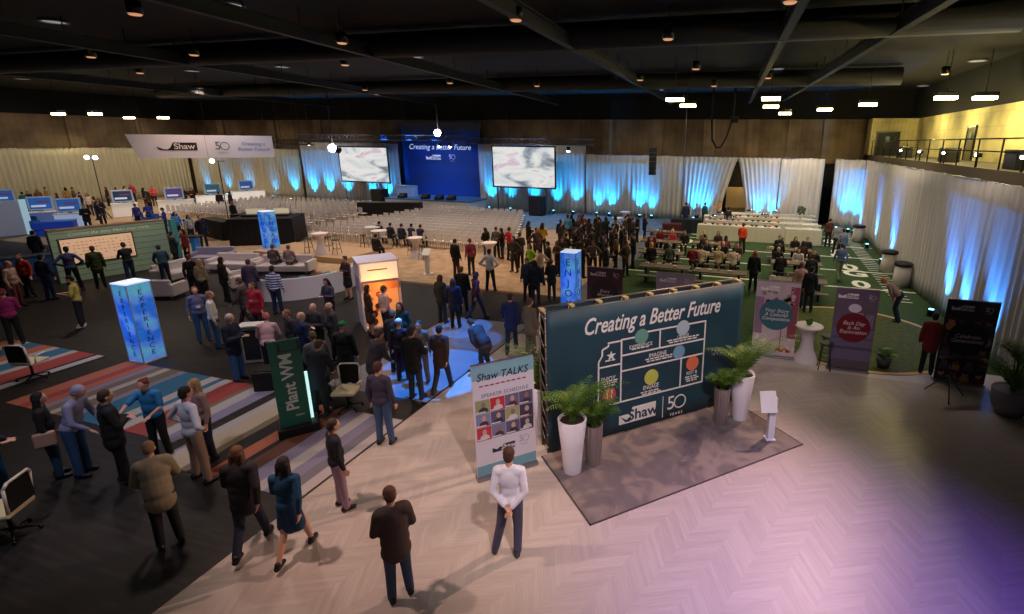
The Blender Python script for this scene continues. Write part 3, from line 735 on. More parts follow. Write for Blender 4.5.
# ------------------------------------------------------------------ retractable banners
def banner_base(label, loc, rz, w, h, m, name='banner_stand', edge=None):
    t = thing(name, label, 'banner', (*loc, 0), rz)
    obj('print', box(bm_new(), -w/2, w/2, -.012, .012, .06, h, bev=.004), m, t)
    obj('base', box(bm_new(), -w/2-.02, w/2+.02, -.10, .10, 0, .06, bev=.015), M_steel, t)
    obj('back_pole', tube(bm_new(), (0, .05, .05), (0, .03, h), .012, n=8), M_steel, t)
    obj('top_clip', box(bm_new(), -w/2, w/2, -.016, .016, h-.005, h+.02), M_steel, t)
    return t
def bmesh_quad_art(par, rects, y=-.0135):
    for i, (nm, x0, x1, z0, z1, c) in enumerate(rects): obj(nm, box(bm_new(), x0, x1, y-.002-.0004*i, y, z0, z1), mat(c, .6, noise=.12, nscale=6), par)
# speaker banner
a0, a1 = Vector((-4.62, 7.07)), Vector((-3.75, 7.98)); a_ = math.atan2(a1.y-a0.y, a1.x-a0.x); c_ = (a0+a1)/2
sb = banner_base('white speaker banner with grid of portrait tiles beside the standing man', (c_.x, c_.y), a_, 1.27, 2.26, mat((214, 208, 222), .5))
sb.scale = (.9, 1, 1)
y0 = -.0135
bmesh_quad_art(sb, [('header_band', -.63, .63, 1.98, 2.25, (126, 172, 190)), ('footer_band', -.63, .63, .07, .27, (112, 158, 176))])
text('headline', 'Shaw TALKS', .2, sb, -.02, y0-.004, 2.02, mat((30, 40, 60), .6), shear=.2, bold=.002)
bm = bm_new()
for k in range(9): box(bm, -.5+k*.11, -.42+k*.11, y0-.004, y0-.001, 1.84, 1.865)
obj('subline', bm, mat((150, 60, 90), .6), sb)
text('subline', 'SPEAKER SCHEDULE', .10, sb, .02, y0-.004, 1.66, mat((120, 112, 140), .6), space=1.1)
cols = [[(150, 156, 110), (190, 40, 58), (110, 96, 130), (92, 84, 112)], [(128, 134, 170), (86, 78, 112), (160, 160, 110), (62, 58, 84)], [(196, 50, 66), (120, 124, 160), (96, 84, 120), (58, 54, 80)]]
for r in range(3):
    for c in range(4):
        x0 = -.6+c*.3; z0 = 1.32-r*.27
        tl = obj('portrait_tile', box(bm_new(), x0+.004, x0+.296, y0-.003, y0, z0+.004, z0+.266), mat(cols[r][c], .6), sb)
        cx_ = x0+.16; bm = disc(bm_new(), cx_, z0+.17, .045, y0-.005, y0-.003, 14, rz=.058); obj('portrait_head', bm, mat((190, 160, 150) if (r+c) % 3 else (140, 110, 104), .6), tl)
        obj('portrait_shoulders', prism(bm_new(), [(cx_-.1, z0+.03), (cx_+.1, z0+.03), (cx_+.085, z0+.09), (cx_+.03, z0+.12), (cx_-.03, z0+.12), (cx_-.085, z0+.09)], y0-.0055, y0-.0032), mat(((50, 50, 64), (200, 200, 210), (80, 40, 50))[(r*2+c) % 3], .6), tl)
        obj('caption_bar', box(bm_new(), x0+.01, x0+.2, y0-.006, y0-.0035, z0+.02, z0+.045), mat((214, 210, 220), .6), tl)
shaw_logo(sb, -.06, .55, .48, y0, mat((40, 44, 56), .6), mat((214, 208, 222), .5)); fifty_logo(sb, .38, .62, .2, y0, mat((170, 164, 186), .6))

def circle_banner(label, x, w, h, c_bg, c_disc, txt, c_txt, extra, y=14.72, zc=1.25, rr=.42, logo=(236, 230, 234), rot=0):
    t = banner_base(label, (x, y), rot, w, h, mat(c_bg, .55, noise=.18, nscale=3))
    extra(t)
    obj('badge', disc(bm_new(), 0, zc, rr, -.02, -.014, 40), mat(c_disc, .5), t)
    if txt: text('badge_lettering', txt, .145, t, 0, -.0225, zc, mat(c_txt, .5), shear=.28, bold=.001, line=.85)
    shaw_logo(t, -.22, h-.2, .5, -.0135, mat(logo, .5), mat(c_bg, .5)); fifty_logo(t, .36, h-.2, .16, -.0135, mat(logo if logo[0] < 200 else (190, 180, 190), .5))
    return t
def ex_cafe(t):
    rr = random.Random(2)
    bmesh_quad_art(t, [('street_scene', -.58, .58, .62, 1.7, (206, 190, 196)), ('brick_wall', .34, .58, .62, 2.15, (150, 70, 88)), ('pavement', -.58, .58, .07, .62, (208, 190, 204)), ('shopfront', -.58, -.35, .7, 1.8, (150, 120, 150))])
    for k in range(26):
        obj('blossom', disc(bm_new(), rr.uniform(-.52, .42), rr.uniform(1.6, 2.02), rr.uniform(.03, .08), -.0165, -.0158, 10), mat(rr.choice(((190, 150, 160), (170, 130, 120), (214, 190, 200), (150, 140, 110))), .6), t)
    obj('flower_stem', box(bm_new(), .16, .19, -.0175, -.0165, .3, 1.0), mat((200, 80, 100), .6), t)
    for k in range(7): obj('petal', disc(bm_new(), .1+k*.055, .24+.03*math.sin(k*2), .05, -.018, -.0165, 10), mat((206, 70, 90), .6), t)
def ex_sea(t):
    bmesh_quad_art(t, [('sea', -.53, .53, .07, 1.2, (112, 104, 136)), ('wave_band', -.53, .53, .62, .7, (86, 76, 104)), ('wave_band', -.53, .53, .92, .98, (96, 88, 118)), ('shore_band', -.53, .53, .07, .32, (96, 88, 100))])
    obj('white_cap', disc(bm_new(), -.02, 1.80, .16, -.0175, -.0158, 24, rz=.12), mat((220, 214, 224), .6), t); obj('small_boat', box(bm_new(), .0, .2, -.018, -.016, 1.6, 1.68), mat((196, 150, 160), .6), t)
    for k in range(5): obj('lifeguard_rail', box(bm_new(), .28+.04*k, .295+.04*k, -.018, -.016, 1.2+.02*k, 1.65), mat((170, 160, 176), .6), t)
def ex_family(t):
    rr = random.Random(5)
    for r, zz in enumerate((1.72, 1.35, .95, .6, .28)):
        for c in range(4):
            if r in (1,) and c in (1, 2): continue
            x = -.42+c*.28+rr.uniform(-.03, .03); fc = rr.choice(((150, 96, 84), (120, 70, 60), (170, 120, 104), (96, 62, 56)))
            obj('portrait_body', disc(bm_new(), x, zz-.16, .12, -.0165, -.0158, 14, rz=.12), mat(rr.choice(((90, 40, 48), (70, 66, 80), (120, 110, 100), (40, 44, 60), (176, 120, 50))), .6), t)
            obj('portrait_face', disc(bm_new(), x, zz, .075, -.018, -.0166, 14, rz=.095), mat(fc, .6), t)
            obj('portrait_hair', disc(bm_new(), x, zz+.05, .08, -.0186, -.0181, 12, rz=.05), mat((34, 22, 22), .6), t)
def ex_none(t): bmesh_quad_art(t, [('photo_area', -.55, .55, .1, 1.6, (70, 52, 60))])
circle_banner('pink and white banner with teal Your Story circle, beside white cocktail table', .63, 1.18, 2.27, (200, 184, 192), (52, 108, 124), 'Your Story\nA Colorful\nComposition', (228, 224, 228), ex_cafe, rr=.46, zc=1.3)
circle_banner('grey seaside banner with red Each Day Is An Exploration circle', 2.62, 1.06, 2.33, (104, 88, 108), (112, 18, 34), 'Each Day\nIs An\nExploration', (220, 200, 200), ex_sea, rr=.42, y=14.4)
circle_banner('dark banner of many faces with black Celebrate circle at right', 5.3, 1.16, 2.26, (30, 24, 30), (12, 10, 14), 'Celebrate\nGenerations', (190, 180, 186), ex_family, y=14.43, rr=.46, logo=(200, 190, 196))
circle_banner('dark maroon Every Moment banner behind the board, beside the ENJOY tower', -4.5, 1.16, 2.26, (64, 34, 44), (40, 20, 28), 'Every\nMoment', (190, 170, 176), ex_none, zc=1.45, rr=.46, logo=(196, 180, 190))
circle_banner('pale lilac banner peeking over the top of the board', -2.3, 1.16, 2.26, (148, 134, 158), (120, 104, 130), '', (220, 214, 224), ex_none, zc=1.3, rr=.44, logo=(222, 216, 226))

# Plant WM sign: tall narrow box on a plinth
a0, a1 = Vector((-9.28, 7.12)), Vector((-8.84, 7.66)); a_ = math.atan2(a1.y-a0.y, a1.x-a0.x); c_ = (a0+a1)/2
t = thing('plant_sign', 'tall dark green Plant WM sign on black plinth', 'sign', (c_.x, c_.y, 0), a_)
obj('plinth', box(bm_new(), -.34, .42, -.2, .34, 0, .2, bev=.02), M_black, t)
gp = obj('panel', box(bm_new(), -.28, .28, -.06, .0, .18, 2.1, bev=.006), mat((30, 104, 84), .5), t)
obj('light_panel', box(bm_new(), .0, .34, .08, .2, .2, 1.25, bev=.01), mat((190, 240, 236), .4, emit=1.0), t)
text('lettering', 'Plant WM', .31, gp, .0, -.066, 1.18, mat((205, 220, 214), .5), rot=(PI/2, -PI/2, 0), bold=.008)
text('small_lettering', 'shaw', .08, gp, .1, -.066, .42, mat((205, 220, 214), .5), rot=(PI/2, 0, 0))
obj('display_shape', box(box(box(bm_new(), -.12, -.07, -.064, -.06, 1.85, 2.05), .22, .27, -.064, -.06, 1.85, 2.05), -.12, .27, -.064, -.06, 1.85, 1.88), mat((20, 62, 50), .5), gp)

# ------------------------------------------------------------------ light towers
def tower_mat(name, seed):
    m, nt, b = nodes_mat(name)
    tc = N(nt, 'ShaderNodeTexCoord'); n = N(nt, 'ShaderNodeTexNoise'); n.inputs['Scale'].default_value = 1.6; n.inputs['Detail'].default_value = 2
    mp = N(nt, 'ShaderNodeMapping'); mp.inputs['Location'].default_value = (seed, seed*2, 0); nt.links.new(tc.outputs['Object'], mp.inputs[0]); nt.links.new(mp.outputs[0], n.inputs['Vector'])
    c = ramp(nt, n.outputs['Fac'], [(.3, (60, 150, 230)), (.45, (30, 100, 215)), (.56, (90, 140, 230)), (.66, (90, 175, 205)), (.8, (30, 90, 205))])
    nt.links.new(c, b.inputs['Base Color']); nt.links.new(c, b.inputs['Emission Color']); b.inputs['Emission Strength'].default_value = .5
    return m
def tower(label, loc, rz, word, seed, s=.565, h=2.26):
    t = thing('light_tower', label, 'light tower', (*loc, 0), rz)
    k = s/2; mm = tower_mat('tower_glow_%d' % seed, seed)
    obj('base', box(bm_new(), -k-.01, k+.01, -k-.01, k+.01, 0, .05, bev=.005), M_white, t)
    for i in range(4):
        f = obj('face_panel', box(bm_new(), -k+.012, k-.012, -k, -k+.012, .05, h-.03), mm, t); f.rotation_euler = (0, 0, i*PI/2)
        hh = (h-.35)/len(word)
        for j, ch in enumerate(word):
            text('letter', ch, min(hh*1.05, .36), f, 0, -k-.002, h-.2-hh*(j+.5)+.02, mat((16, 60, 120), .5))
    bm = bm_new()
    for sx in (-1, 1):
        for sy in (-1, 1): box(bm, sx*k-.012, sx*k+.012, sy*k-.012, sy*k+.012, 0, h)
    obj('edge_trim', bm, mat((150, 190, 230), .4), t)
    obj('top_lid', box(bm_new(), -k-.012, k+.012, -k-.012, k+.012, h-.03, h), mat((214, 226, 246), .4, emit=.7), t)
    lamp('tower_glow_light', 'POINT', (loc[0], loc[1]-.9, 1.2), 8, (70, 150, 255), size=.3)
tower('glowing blue EXPERIENCE tower on the dark floor at left', (-16.13, 9.05), 0, 'EXPERIENCE', 1)
tower('glowing blue ENJOY tower standing behind the left end of the board', (-6.41, 16.78), 0, 'ENJOY', 2)
tower('glowing blue ENGAGE tower in front of the black draped control area', (-25.4, 21.0), R_(-10), 'ENGAGE', 3)
tower('glowing blue tower at the far left edge beside the grey panel', (-46.5, 19.6), 0, 'IMAGINE', 4)

# ------------------------------------------------------------------ illuminated house-shaped display
f0, f1 = Vector((-11.97, 12.70)), Vector((-11.2, 13.62)); a_ = math.atan2(f1.y-f0.y, f1.x-f0.x); Wd = (f1-f0).length; Dp = 1.15; Hh = 2.22
t = thing('display_booth', 'white box booth glowing orange inside with two people at its front', 'display booth', (*f0, 0), a_)
M_bw = mat((222, 216, 232), .45)
obj('side_wall', box(bm_new(), 0, .05, 0, Dp, 0, Hh), M_bw, t); obj('side_wall', box(bm_new(), Wd-.05, Wd, 0, Dp, 0, Hh), M_bw, t)
obj('back_wall', box(bm_new(), .05, Wd-.05, Dp-.05, Dp, 0, Hh), M_bw, t); obj('roof', box(bm_new(), -.02, Wd+.02, -.02, Dp+.02, Hh, Hh+.05, bev=.008), M_bw, t)
obj('header', box(bm_new(), .05, Wd-.05, .0, .04, 1.66, Hh), mat((250, 234, 196), .5, emit=.5), t)
obj('header_lettering', box(bm_new(), .25, .85, -.006, 0, 1.98, 2.02), mat((150, 130, 60), .5), t)
obj('awning', prism(bm_new(), [(.07, 1.36), (Wd-.07, 1.36), (Wd-.07, 1.6), (.07, 1.6)], -.12, .02), mat((206, 132, 84), .5), t)
obj('backlit_panel', box(bm_new(), .08, Wd-.08, .10, .14, .1, 1.4), mat((232, 160, 96), .5, emit=.45), t)
rr = random.Random(8)
for k in range(8):
    x0 = rr.uniform(.12, .9); obj('leather_swatch', disc(bm_new(), x0, .25+.13*k, rr.uniform(.06, .13), .085, .1, 20), mat(rr.choice(((140, 70, 36), (90, 44, 26), (214, 150, 90), (190, 110, 60))), .5), t)
obj('sill', box(bm_new(), .05, Wd-.05, -.1, .1, .06, .12), M_bw, t)
for s_ in (0, 1, 2): obj('side_poster', box(bm_new(), -.012, .0, .2+s_*.3, .42+s_*.3, 1.2, 1.75), mat((150, 150, 190), .5), t)
lamp('booth_glow', 'POINT', (f0.x+.55*math.cos(a_)+.5*math.sin(a_), f0.y+.55*math.sin(a_)-.5*math.cos(a_), 1.5), 22, (255, 170, 80), size=.2)

# ------------------------------------------------------------------ product story wall (grey green)
g0, g1 = Vector((-28.0, 13.3)), Vector((-27.1, 17.1)); a_ = math.atan2(g1.y-g0.y, g1.x-g0.x); Lw = (g1-g0).length
t = thing('story_wall', 'long grey-green slatted wall with lit peach map panel at left', 'display wall', (*g0, 0), a_)
obj('panel', box(bm_new(), 0, Lw, 0, .30, 0, 2.2, bev=.01), mat((158, 178, 162), .6, noise=.08, nscale=2), t)
obj('top_shelf', box(bm_new(), -.02, Lw+.02, -.02, .42, 2.2, 2.25), mat((150, 110, 84), .6), t)
for k in range(8): obj('slat_groove', box(bm_new(), .0, Lw, -.006, .0, .25+k*.26, .265+k*.26), mat((78, 100, 88), .6), t)
fr = obj('map_frame', box(bm_new(), .22, 2.66, -.04, -.006, .72, 1.86), mat((60, 54, 48), .5), t)
obj('map_panel', box(bm_new(), .27, 2.61, -.05, -.04, .77, 1.81), mat((244, 196, 162), .5, emit=.35), fr)
bm = bm_new(); rr = random.Random(4)
for i in range(16):
    for j in range(7):
        if rr.random() < .8: box(bm, .34+i*.14, .34+i*.14+rr.uniform(.05, .1), -.053, -.05, .83+j*.135, .86+j*.135)
obj('map_marks', bm, mat((206, 120, 100), .5), fr)
text('headline', 'Connect the dots. Make your mark.', .19, t, 1.95, -.012, 2.0, mat((244, 246, 240), .5), shear=.2)
tag(obj('story_end_panel', box(bm_new(), 0, .22, .0, .28, 0, 2.2, bev=.01), mat((70, 150, 170), .5), None, (-27.0, 17.3, 0), a_), 'narrow turquoise end panel at right end of the grey-green wall', 'panel')
lamp('story_wall_light', 'SPOT', (-23.5, 14.5, 5.5), 170, (230, 250, 215), (-27.6, 15.3, 1.2), .1, 70, .9)

# ------------------------------------------------------------------ seating lounge
M_leather = mat((214, 206, 214), .45, noise=.04)
def sofa(label, loc, rz, L=1.9, col=None):
    t = thing('lounge_sofa', label, 'sofa', (*loc, 0), rz, 'white lounge sofas'); m = mat(col, .5) if col else M_leather
    obj('seat', box(bm_new(), -L/2, L/2, -.4, .35, .12, .42, bev=.05), m, t); obj('backrest', box(bm_new(), -L/2, L/2, .30, .45, .12, .78, bev=.05), m, t)
    for s_ in (-1, 1): obj('armrest', box(bm_new(), s_*L/2-.09, s_*L/2+.09, -.4, .45, .12, .6, bev=.05), m, t)
    for sx in (-1, 1):
        for sy in (-1, 1): obj('foot', box(bm_new(), sx*(L/2-.1)-.03, sx*(L/2-.1)+.03, sy*.33-.03, sy*.33+.03, 0, .12), M_steel, t)
sofa('white lounge sofa with its back to the ENGAGE tower, two people on it', (-20.9, 17.8), R_(20), 2.3)
sofa('white lounge sofa left of the one with two people', (-23.4, 17.3), R_(15), 2.0)
sofa('white lounge sofa beside the dark-clad woman', (-24.2, 15.4), R_(100), 1.6)
sofa('white lounge chair nearest the light-coloured floor glow', (-22.0, 13.4), R_(-160), 1.1)
sofa('pale lounge sofa in front of the grey-green wall end', (-25.7, 18.0), R_(25), 1.7, (150, 146, 180))
sofa('pale lounge chair between sofa group and striped-shirt man', (-20.6, 15.4), R_(150), 1.2)
# curved white bench wall
bm = bm_new(); cx, cy, r0, r1 = -17.6, 19.6, 4.6, 5.0
def arc_wall(bm, cx, cy, r0, r1, a0, a1, z0, z1, n=36):
    vs_ = []
    for k in range(n+1):
        a = R_(a0+(a1-a0)*k/n); vs_.append([bm.verts.new((cx+r*math.cos(a), cy+r*math.sin(a), z)) for r, z in ((r0, z0), (r1, z0), (r1, z1), (r0, z1))])
    for a, b in zip(vs_, vs_[1:]):
        for j in range(4): bm.faces.new((a[j], a[(j+1) % 4], b[(j+1) % 4], b[j]))
    bm.faces.new(vs_[0][::-1]); bm.faces.new(vs_[-1])
    bmesh.ops.recalc_face_normals(bm, faces=bm.faces)
    return bm
t = thing('curved_bench', 'long curved white bench with low back beside the glowing booth', 'bench', (0, 0, 0))
obj('back_panel', arc_wall(bm_new(), -18.5, 16.3, 2.2, 2.32, 268, 388, .0, .85), M_bw, t)
obj('seat', arc_wall(bm_new(), -18.5, 16.3, 1.55, 2.19, 268, 388, .1, .45), M_leather, t)
def make_cushion():
    t = thing('throw_cushion', '', 'cushion'); obj('pillow', ball(bm_new(), (0, 0, .2), .24, .1, .2, 14), mat((60, 130, 150), .8), t); return t
cu = Repeat(make_cushion)
for a, ds in ((322, 'middle of the curved bench'), (350, 'right part of the curved bench'), (290, 'left part of the curved bench')):
    cu((-18.5+1.9*math.cos(R_(a)), 16.3+1.9*math.sin(R_(a)), .45), R_(a+90), 'teal cushion on the ' + ds, 'teal cushions')
tag(obj('low_platform', box(bm_new(), -25.5, -19.6, 20.0, 22.6, 0.0, .28, bev=.02), mat((176, 150, 120), .6, noise=.1)), 'low beige carpeted platform carrying the white cocktail table', 'platform')

def make_cocktail():
    t = thing('cocktail_table', '', 'table')
    obj('top', lathe(bm_new(), [(.36, 1.03), (.385, 1.04), (.385, 1.07), (.36, 1.08)], 28), mat((232, 224, 226), .5), t)
    obj('cover', lathe(bm_new(), [(.34, .0), (.30, .12), (.2, .35), (.155, .6), (.2, .85), (.36, 1.03)], 28, caps=False), mat((222, 214, 222), .6), t)
    obj('base', lathe(bm_new(), [(.33, 0), (.33, .03)], 24), M_steel, t)
    return t
ck = Repeat(make_cocktail)
ck((-21.6, 20.6, .28), 0, 'white stretch-covered cocktail table on the low beige platform', 'cocktail tables')
ck((1.55, 14.75, 0), 0, 'white hourglass cocktail table between the pink and grey banners', 'cocktail tables')
ck((-13.0, 22.6, 0), 0, 'cocktail table with beige top among the standing crowd by the seats', 'cocktail tables')
ck((-17.3, 22.5, 0), 0, 'covered high table right of the bistro tables, near the seated audience', 'cocktail tables')
ck((-9.6, 36.4, 0), 0, 'small white high table near the back on the blue carpet', 'cocktail tables')
ck((-9.3, 33.2, 0), 0, 'white high table on the blue carpet nearer the crowd', 'cocktail tables')
tag(obj('table_plant', ball(ball(ball(bm_new(), (0, 0, .08), .09, .09, .08, 8), (.05, .02, .14), .06, .06, .06, 8), (-.05, 0, .13), .06, .06, .05, 8), GREENS[1], None, (1.55, 14.75, 1.08)), 'small green plant on the hourglass table between the banners', 'plant')

def make_stool():
    t = thing('bar_stool', '', 'stool')
    obj('seat', lathe(bm_new(), [(.16, .72), (.18, .74), (.18, .77), (.15, .78)], 18), mat((60, 60, 66), .5), t)
    for k in range(4):
        a = PI/4+k*PI/2; obj('leg', tube(bm_new(), (.12*math.cos(a), .12*math.sin(a), .73), (.22*math.cos(a), .22*math.sin(a), 0), .014, n=6), M_blackm, t)
    bm = bm_new()
    for k in range(4):
        a, b = PI/4+k*PI/2, PI/4+(k+1)*PI/2; tube(bm, (.19*math.cos(a), .19*math.sin(a), .28), (.19*math.cos(b), .19*math.sin(b), .28), .01, n=6)
    obj('footrest', bm, M_blackm, t); return t
st = Repeat(make_stool)
for x, y, z, ds in ((-22.4, 20.6, .28, 'left of the platform cocktail table'), (-20.8, 20.8, .28, 'right of the platform cocktail table'), (-21.8, 21.3, .28, 'behind the platform cocktail table'),
                    (2.1, 14.9, 0, 'black one right of the hourglass table'), (2.0, 14.3, 0, 'in front of the hourglass table near the grey banner'), (-17.9, 22.9, 0, 'left of the covered high table by the audience'), (-16.7, 22.2, 0, 'right of the covered high table by the audience'),
                    (-21.6, 23.6, 0, 'left of the white bistro tables'), (-20.3, 23.0, 0, 'between the bistro tables'), (-19.9, 24.2, 0, 'behind the bistro tables'), (-9.0, 33.8, 0, 'right of the table on the blue carpet'), (-10.1, 33.0, 0, 'left of the table on the blue carpet')):
    st((x, y, z), 0, 'slim bar stool, ' + ds, 'bar stools')
def make_bistro():
    t = thing('bistro_table', '', 'table')
    obj('top', lathe(bm_new(), [(.42, 1.02), (.43, 1.03), (.43, 1.05), (.42, 1.06)], 24), M_white, t); obj('pole', tube(bm_new(), (0, 0, .03), (0, 0, 1.02), .03, n=10), M_steel, t)
    obj('base', lathe(bm_new(), [(.26, 0), (.26, .02), (.05, .04)], 20), M_steel, t); return t
bi = Repeat(make_bistro)
bi((-21.8, 24.6, 0), 0, 'white-topped bistro table, farther left of the pair by the seats', 'bistro tables'); bi((-20.6, 23.7, 0), 0, 'white-topped bistro table, nearer right of the pair by the seats', 'bistro tables')
t = thing('lectern', 'slim white lectern standing alone on the beige carpet', 'lectern', (-14.6, 19.7, 0), R_(15))
obj('post', box(bm_new(), -.09, .09, -.09, .09, .02, 1.0, bev=.01), M_white, t); obj('base', box(bm_new(), -.2, .2, -.2, .2, 0, .03, bev=.01), M_white, t)
o = obj('tablet_plate', box(bm_new(), -.17, .17, -.22, .22, -.01, .01, bev=.005), M_white, t, (0, -.05, 1.06)); o.rotation_euler = (R_(35), 0, 0)
t = thing('lectern', 'white cabinet lectern used by the man in the pink shirt', 'lectern', (-13.2, 9.9, 0), R_(30))
obj('cabinet', box(bm_new(), -.24, .24, -.14, .14, 0, 1.05, bev=.02), mat((200, 196, 190), .5), t); obj('top', box(bm_new(), -.28, .28, -.2, .2, 1.05, 1.09, bev=.01), M_white, t)
obj('front_panel', box(bm_new(), -.2, .2, -.15, -.14, .1, .95), mat((40, 40, 46), .5), t)
tag(obj('black_crate', box(box(bm_new(), -.3, .3, -.25, .25, 0, .5, bev=.03), -.26, .26, -.21, .21, .5, .54, bev=.01), M_black, None, (-11.4, 8.8, 0), .5), 'black crate beside the green Plant WM sign', 'crate')

# office style chairs with pale frames
def make_office():
    t = thing('office_chair', '', 'chair')
    bm = bm_new(); path(bm, [(-.22, -.2, .52), (-.24, -.25, .95), (-.18, -.27, 1.02), (.18, -.27, 1.02), (.24, -.25, .95), (.22, -.2, .52), (-.22, -.2, .52)], .022, 8); obj('back_frame', bm, mat((226, 216, 198), .4), t)
    obj('back_mesh', box(bm_new(), -.22, .22, -.25, -.24, .55, 1.0), mat((12, 12, 13), .8), t)
    obj('seat', box(bm_new(), -.26, .26, -.22, .26, .44, .52, bev=.035), mat((222, 206, 164), .6), t)
    obj('gas_post', tube(bm_new(), (0, 0, .1), (0, 0, .44), .028, n=10), M_blackm, t)
    for s_ in (-1, 1): bm = bm_new(); path(bm, [(s_*.27, -.12, .48), (s_*.31, -.12, .68), (s_*.31, .12, .7)], .018, 8); obj('armrest', bm, mat((226, 216, 198), .4), t)
    for k in range(5):
        a = 2*PI*k/5; l = obj('leg', tube(bm_new(), (0, 0, .12), (.3*math.cos(a), .3*math.sin(a), .07), .024, .016, 8), M_blackm, t)
        obj('caster', ball(bm_new(), (.3*math.cos(a), .3*math.sin(a), .032), .03, .03, .032, 10), M_blackm, l)
    return t
oc = Repeat(make_office)
oc((-8.75, 8.5, 0), R_(200), 'office chair with cream seat and pale frame right of the Plant WM sign', 'office chairs')
oc((-17.5, 7.3, 0), R_(20), 'office chair with pale frame and black back on the far left striped carpet', 'office chairs')
oc((-10.75, 3.75, 0), R_(120), 'office chair with curved pale armrests in the bottom left corner', 'office chairs')

# ------------------------------------------------------------------ stage
t = thing('stage', 'low stage platform with white front at the foot of the blue backdrop', 'stage', (0, 0, 0))
obj('deck', box(bm_new(), -32.6, -23.9, 38.6, 42.3, .85, .95), mat((60, 110, 160), .4), t); obj('skirt', box(bm_new(), -32.5, -24.0, 38.62, 42.2, 0, .85), mat((206, 212, 220), .8, noise=.05), t)
for k in range(3): obj('step', box(bm_new(), -34.2+k*.5, -32.6, 39.4, 41, .0+.27*k, .27+.27*k), mat((40, 60, 90), .5), t)
t = thing('stage_backdrop', 'tall blue stage backdrop reading Creating a Better Future', 'backdrop', (-28.9, 42.4, 0))
m, nt, b = nodes_mat('blue_backdrop'); b.inputs['Base Color'].default_value = (*lin((16, 70, 150)), 1); b.inputs['Roughness'].default_value = .7
obj('fabric', box(bm_new(), -4.35, 4.2, 0, .05, .9, 7.1), m, t)
text('headline', 'Creating a Better Future', .66, t, -.2, -.01, 5.35, emis((190, 215, 245), .7), shear=.25)
shaw_logo(t, -.9, 4.45, 1.6, 0, mat((220, 232, 245), .5, emit=.25), m); fifty_logo(t, 1.1, 4.5, .6, 0, mat((180, 205, 240), .5, emit=.2))
obj('valance', box(bm_new(), -4.4, 4.3, -.1, .1, 6.9, 7.6), mat((60, 64, 76), .7), t)
for x in (-4.3, 4.2): obj('side_post', tube(bm_new(), (x, 0, 0), (x, 0, 7.2), .06, n=8), M_blackm, t)
for x, e in ((-31.4, 500), (-28.8, 500), (-26.2, 500)): lamp('stage_blue_light', 'SPOT', (x, 37.2, 6.4), e*1.1, (30, 120, 255), (x, 42.4, 3.0), .1, 75, 1)
lamp('stage_blue_light', 'SPOT', (-28.4, 38.2, 6.4), 900, (30, 140, 255), (-28.4, 40.0, .9), .1, 80, 1)
tag(obj('stage_desk', box(box(bm_new(), -.95, .95, -.3, .3, 0, .95, bev=.03), -1.0, 1.0, -.35, .35, .95, 1.0, bev=.02), mat((150, 190, 220), .5), None, (-31.4, 40.3, .95)), 'pale blue desk at the left of the stage', 'desk')
def make_wedge():
    t = thing('stage_monitor', '', 'speaker'); obj('cabinet', prism(bm_new(), [(-.3, 0), (.3, 0), (.3, .2), (-.05, .42), (-.3, .42)], -.3, .3), M_black, t)
    obj('grille', box(bm_new(), -.31, -.3, -.26, .26, .05, .38), mat((40, 40, 44), .5), t); return t
wd = Repeat(make_wedge)
for x, ds in ((-31.0, 'at its left end'), (-28.6, 'left of centre'), (-27.2, 'right of centre'), (-26.0, 'near the bright lamp'),):
    wd((x, 39.1, .95), R_(-90), 'small black wedge speaker on the stage front, ' + ds, 'stage wedge speakers')
def make_pa():
    t = thing('floor_speaker', '', 'speaker'); obj('cabinet', box(bm_new(), -.6, .6, -.45, .45, 0, 1.6, bev=.03), M_black, t); obj('grille', box(bm_new(), -.55, .55, -.46, -.45, .08, 1.5), mat((24, 24, 28), .6), t); return t
pa = Repeat(make_pa)
pa((-33.9, 39.6, 0), 0, 'big black floor speaker under the left video screen', 'floor speakers'); pa((-18.0, 39.4, 0), 0, 'big black floor speaker under the right video screen', 'floor speakers')
def make_hsp():
    t = thing('hanging_speaker', '', 'speaker')
    for k in range(6): obj('cabinet', box(bm_new(), -.22, .22, -.25, .25, k*.31, k*.31+.29, bev=.02), M_black, t)
    obj('rigging_cable', tube(bm_new(), (0, 0, 1.85), (0, 0, 9.8-3.8), .012, n=5), M_blackm, t); return t
hs = Repeat(make_hsp)
hs((-7.6, 36, 3.8), 0, 'slim black line-array speaker hanging in front of the right curtain', 'hanging speakers')
# screens
def picture_mat(seed):
    m, nt, b = nodes_mat('screen_picture_%d' % seed)
    tc = N(nt, 'ShaderNodeTexCoord'); n = N(nt, 'ShaderNodeTexNoise'); n.inputs['Scale'].default_value = .9; n.inputs['Detail'].default_value = 3; n.inputs['Distortion'].default_value = .8
    mp = N(nt, 'ShaderNodeMapping'); mp.inputs['Location'].default_value = (seed, 3, seed); mp.inputs['Scale'].default_value = (2.2, 1, 3.2); nt.links.new(tc.outputs['Generated'], mp.inputs[0]); nt.links.new(mp.outputs[0], n.inputs['Vector'])
    c = ramp(nt, n.outputs['Fac'], [(.3, (90, 100, 120)), (.4, (160, 168, 176)), (.48, (222, 226, 226)), (.6, (244, 242, 238)), (.72, (200, 150, 190))])
    b.inputs['Base Color'].default_value = (.02, .02, .02, 1); nt.links.new(c, b.inputs['Emission Color']); b.inputs['Emission Strength'].default_value = .85
    return m
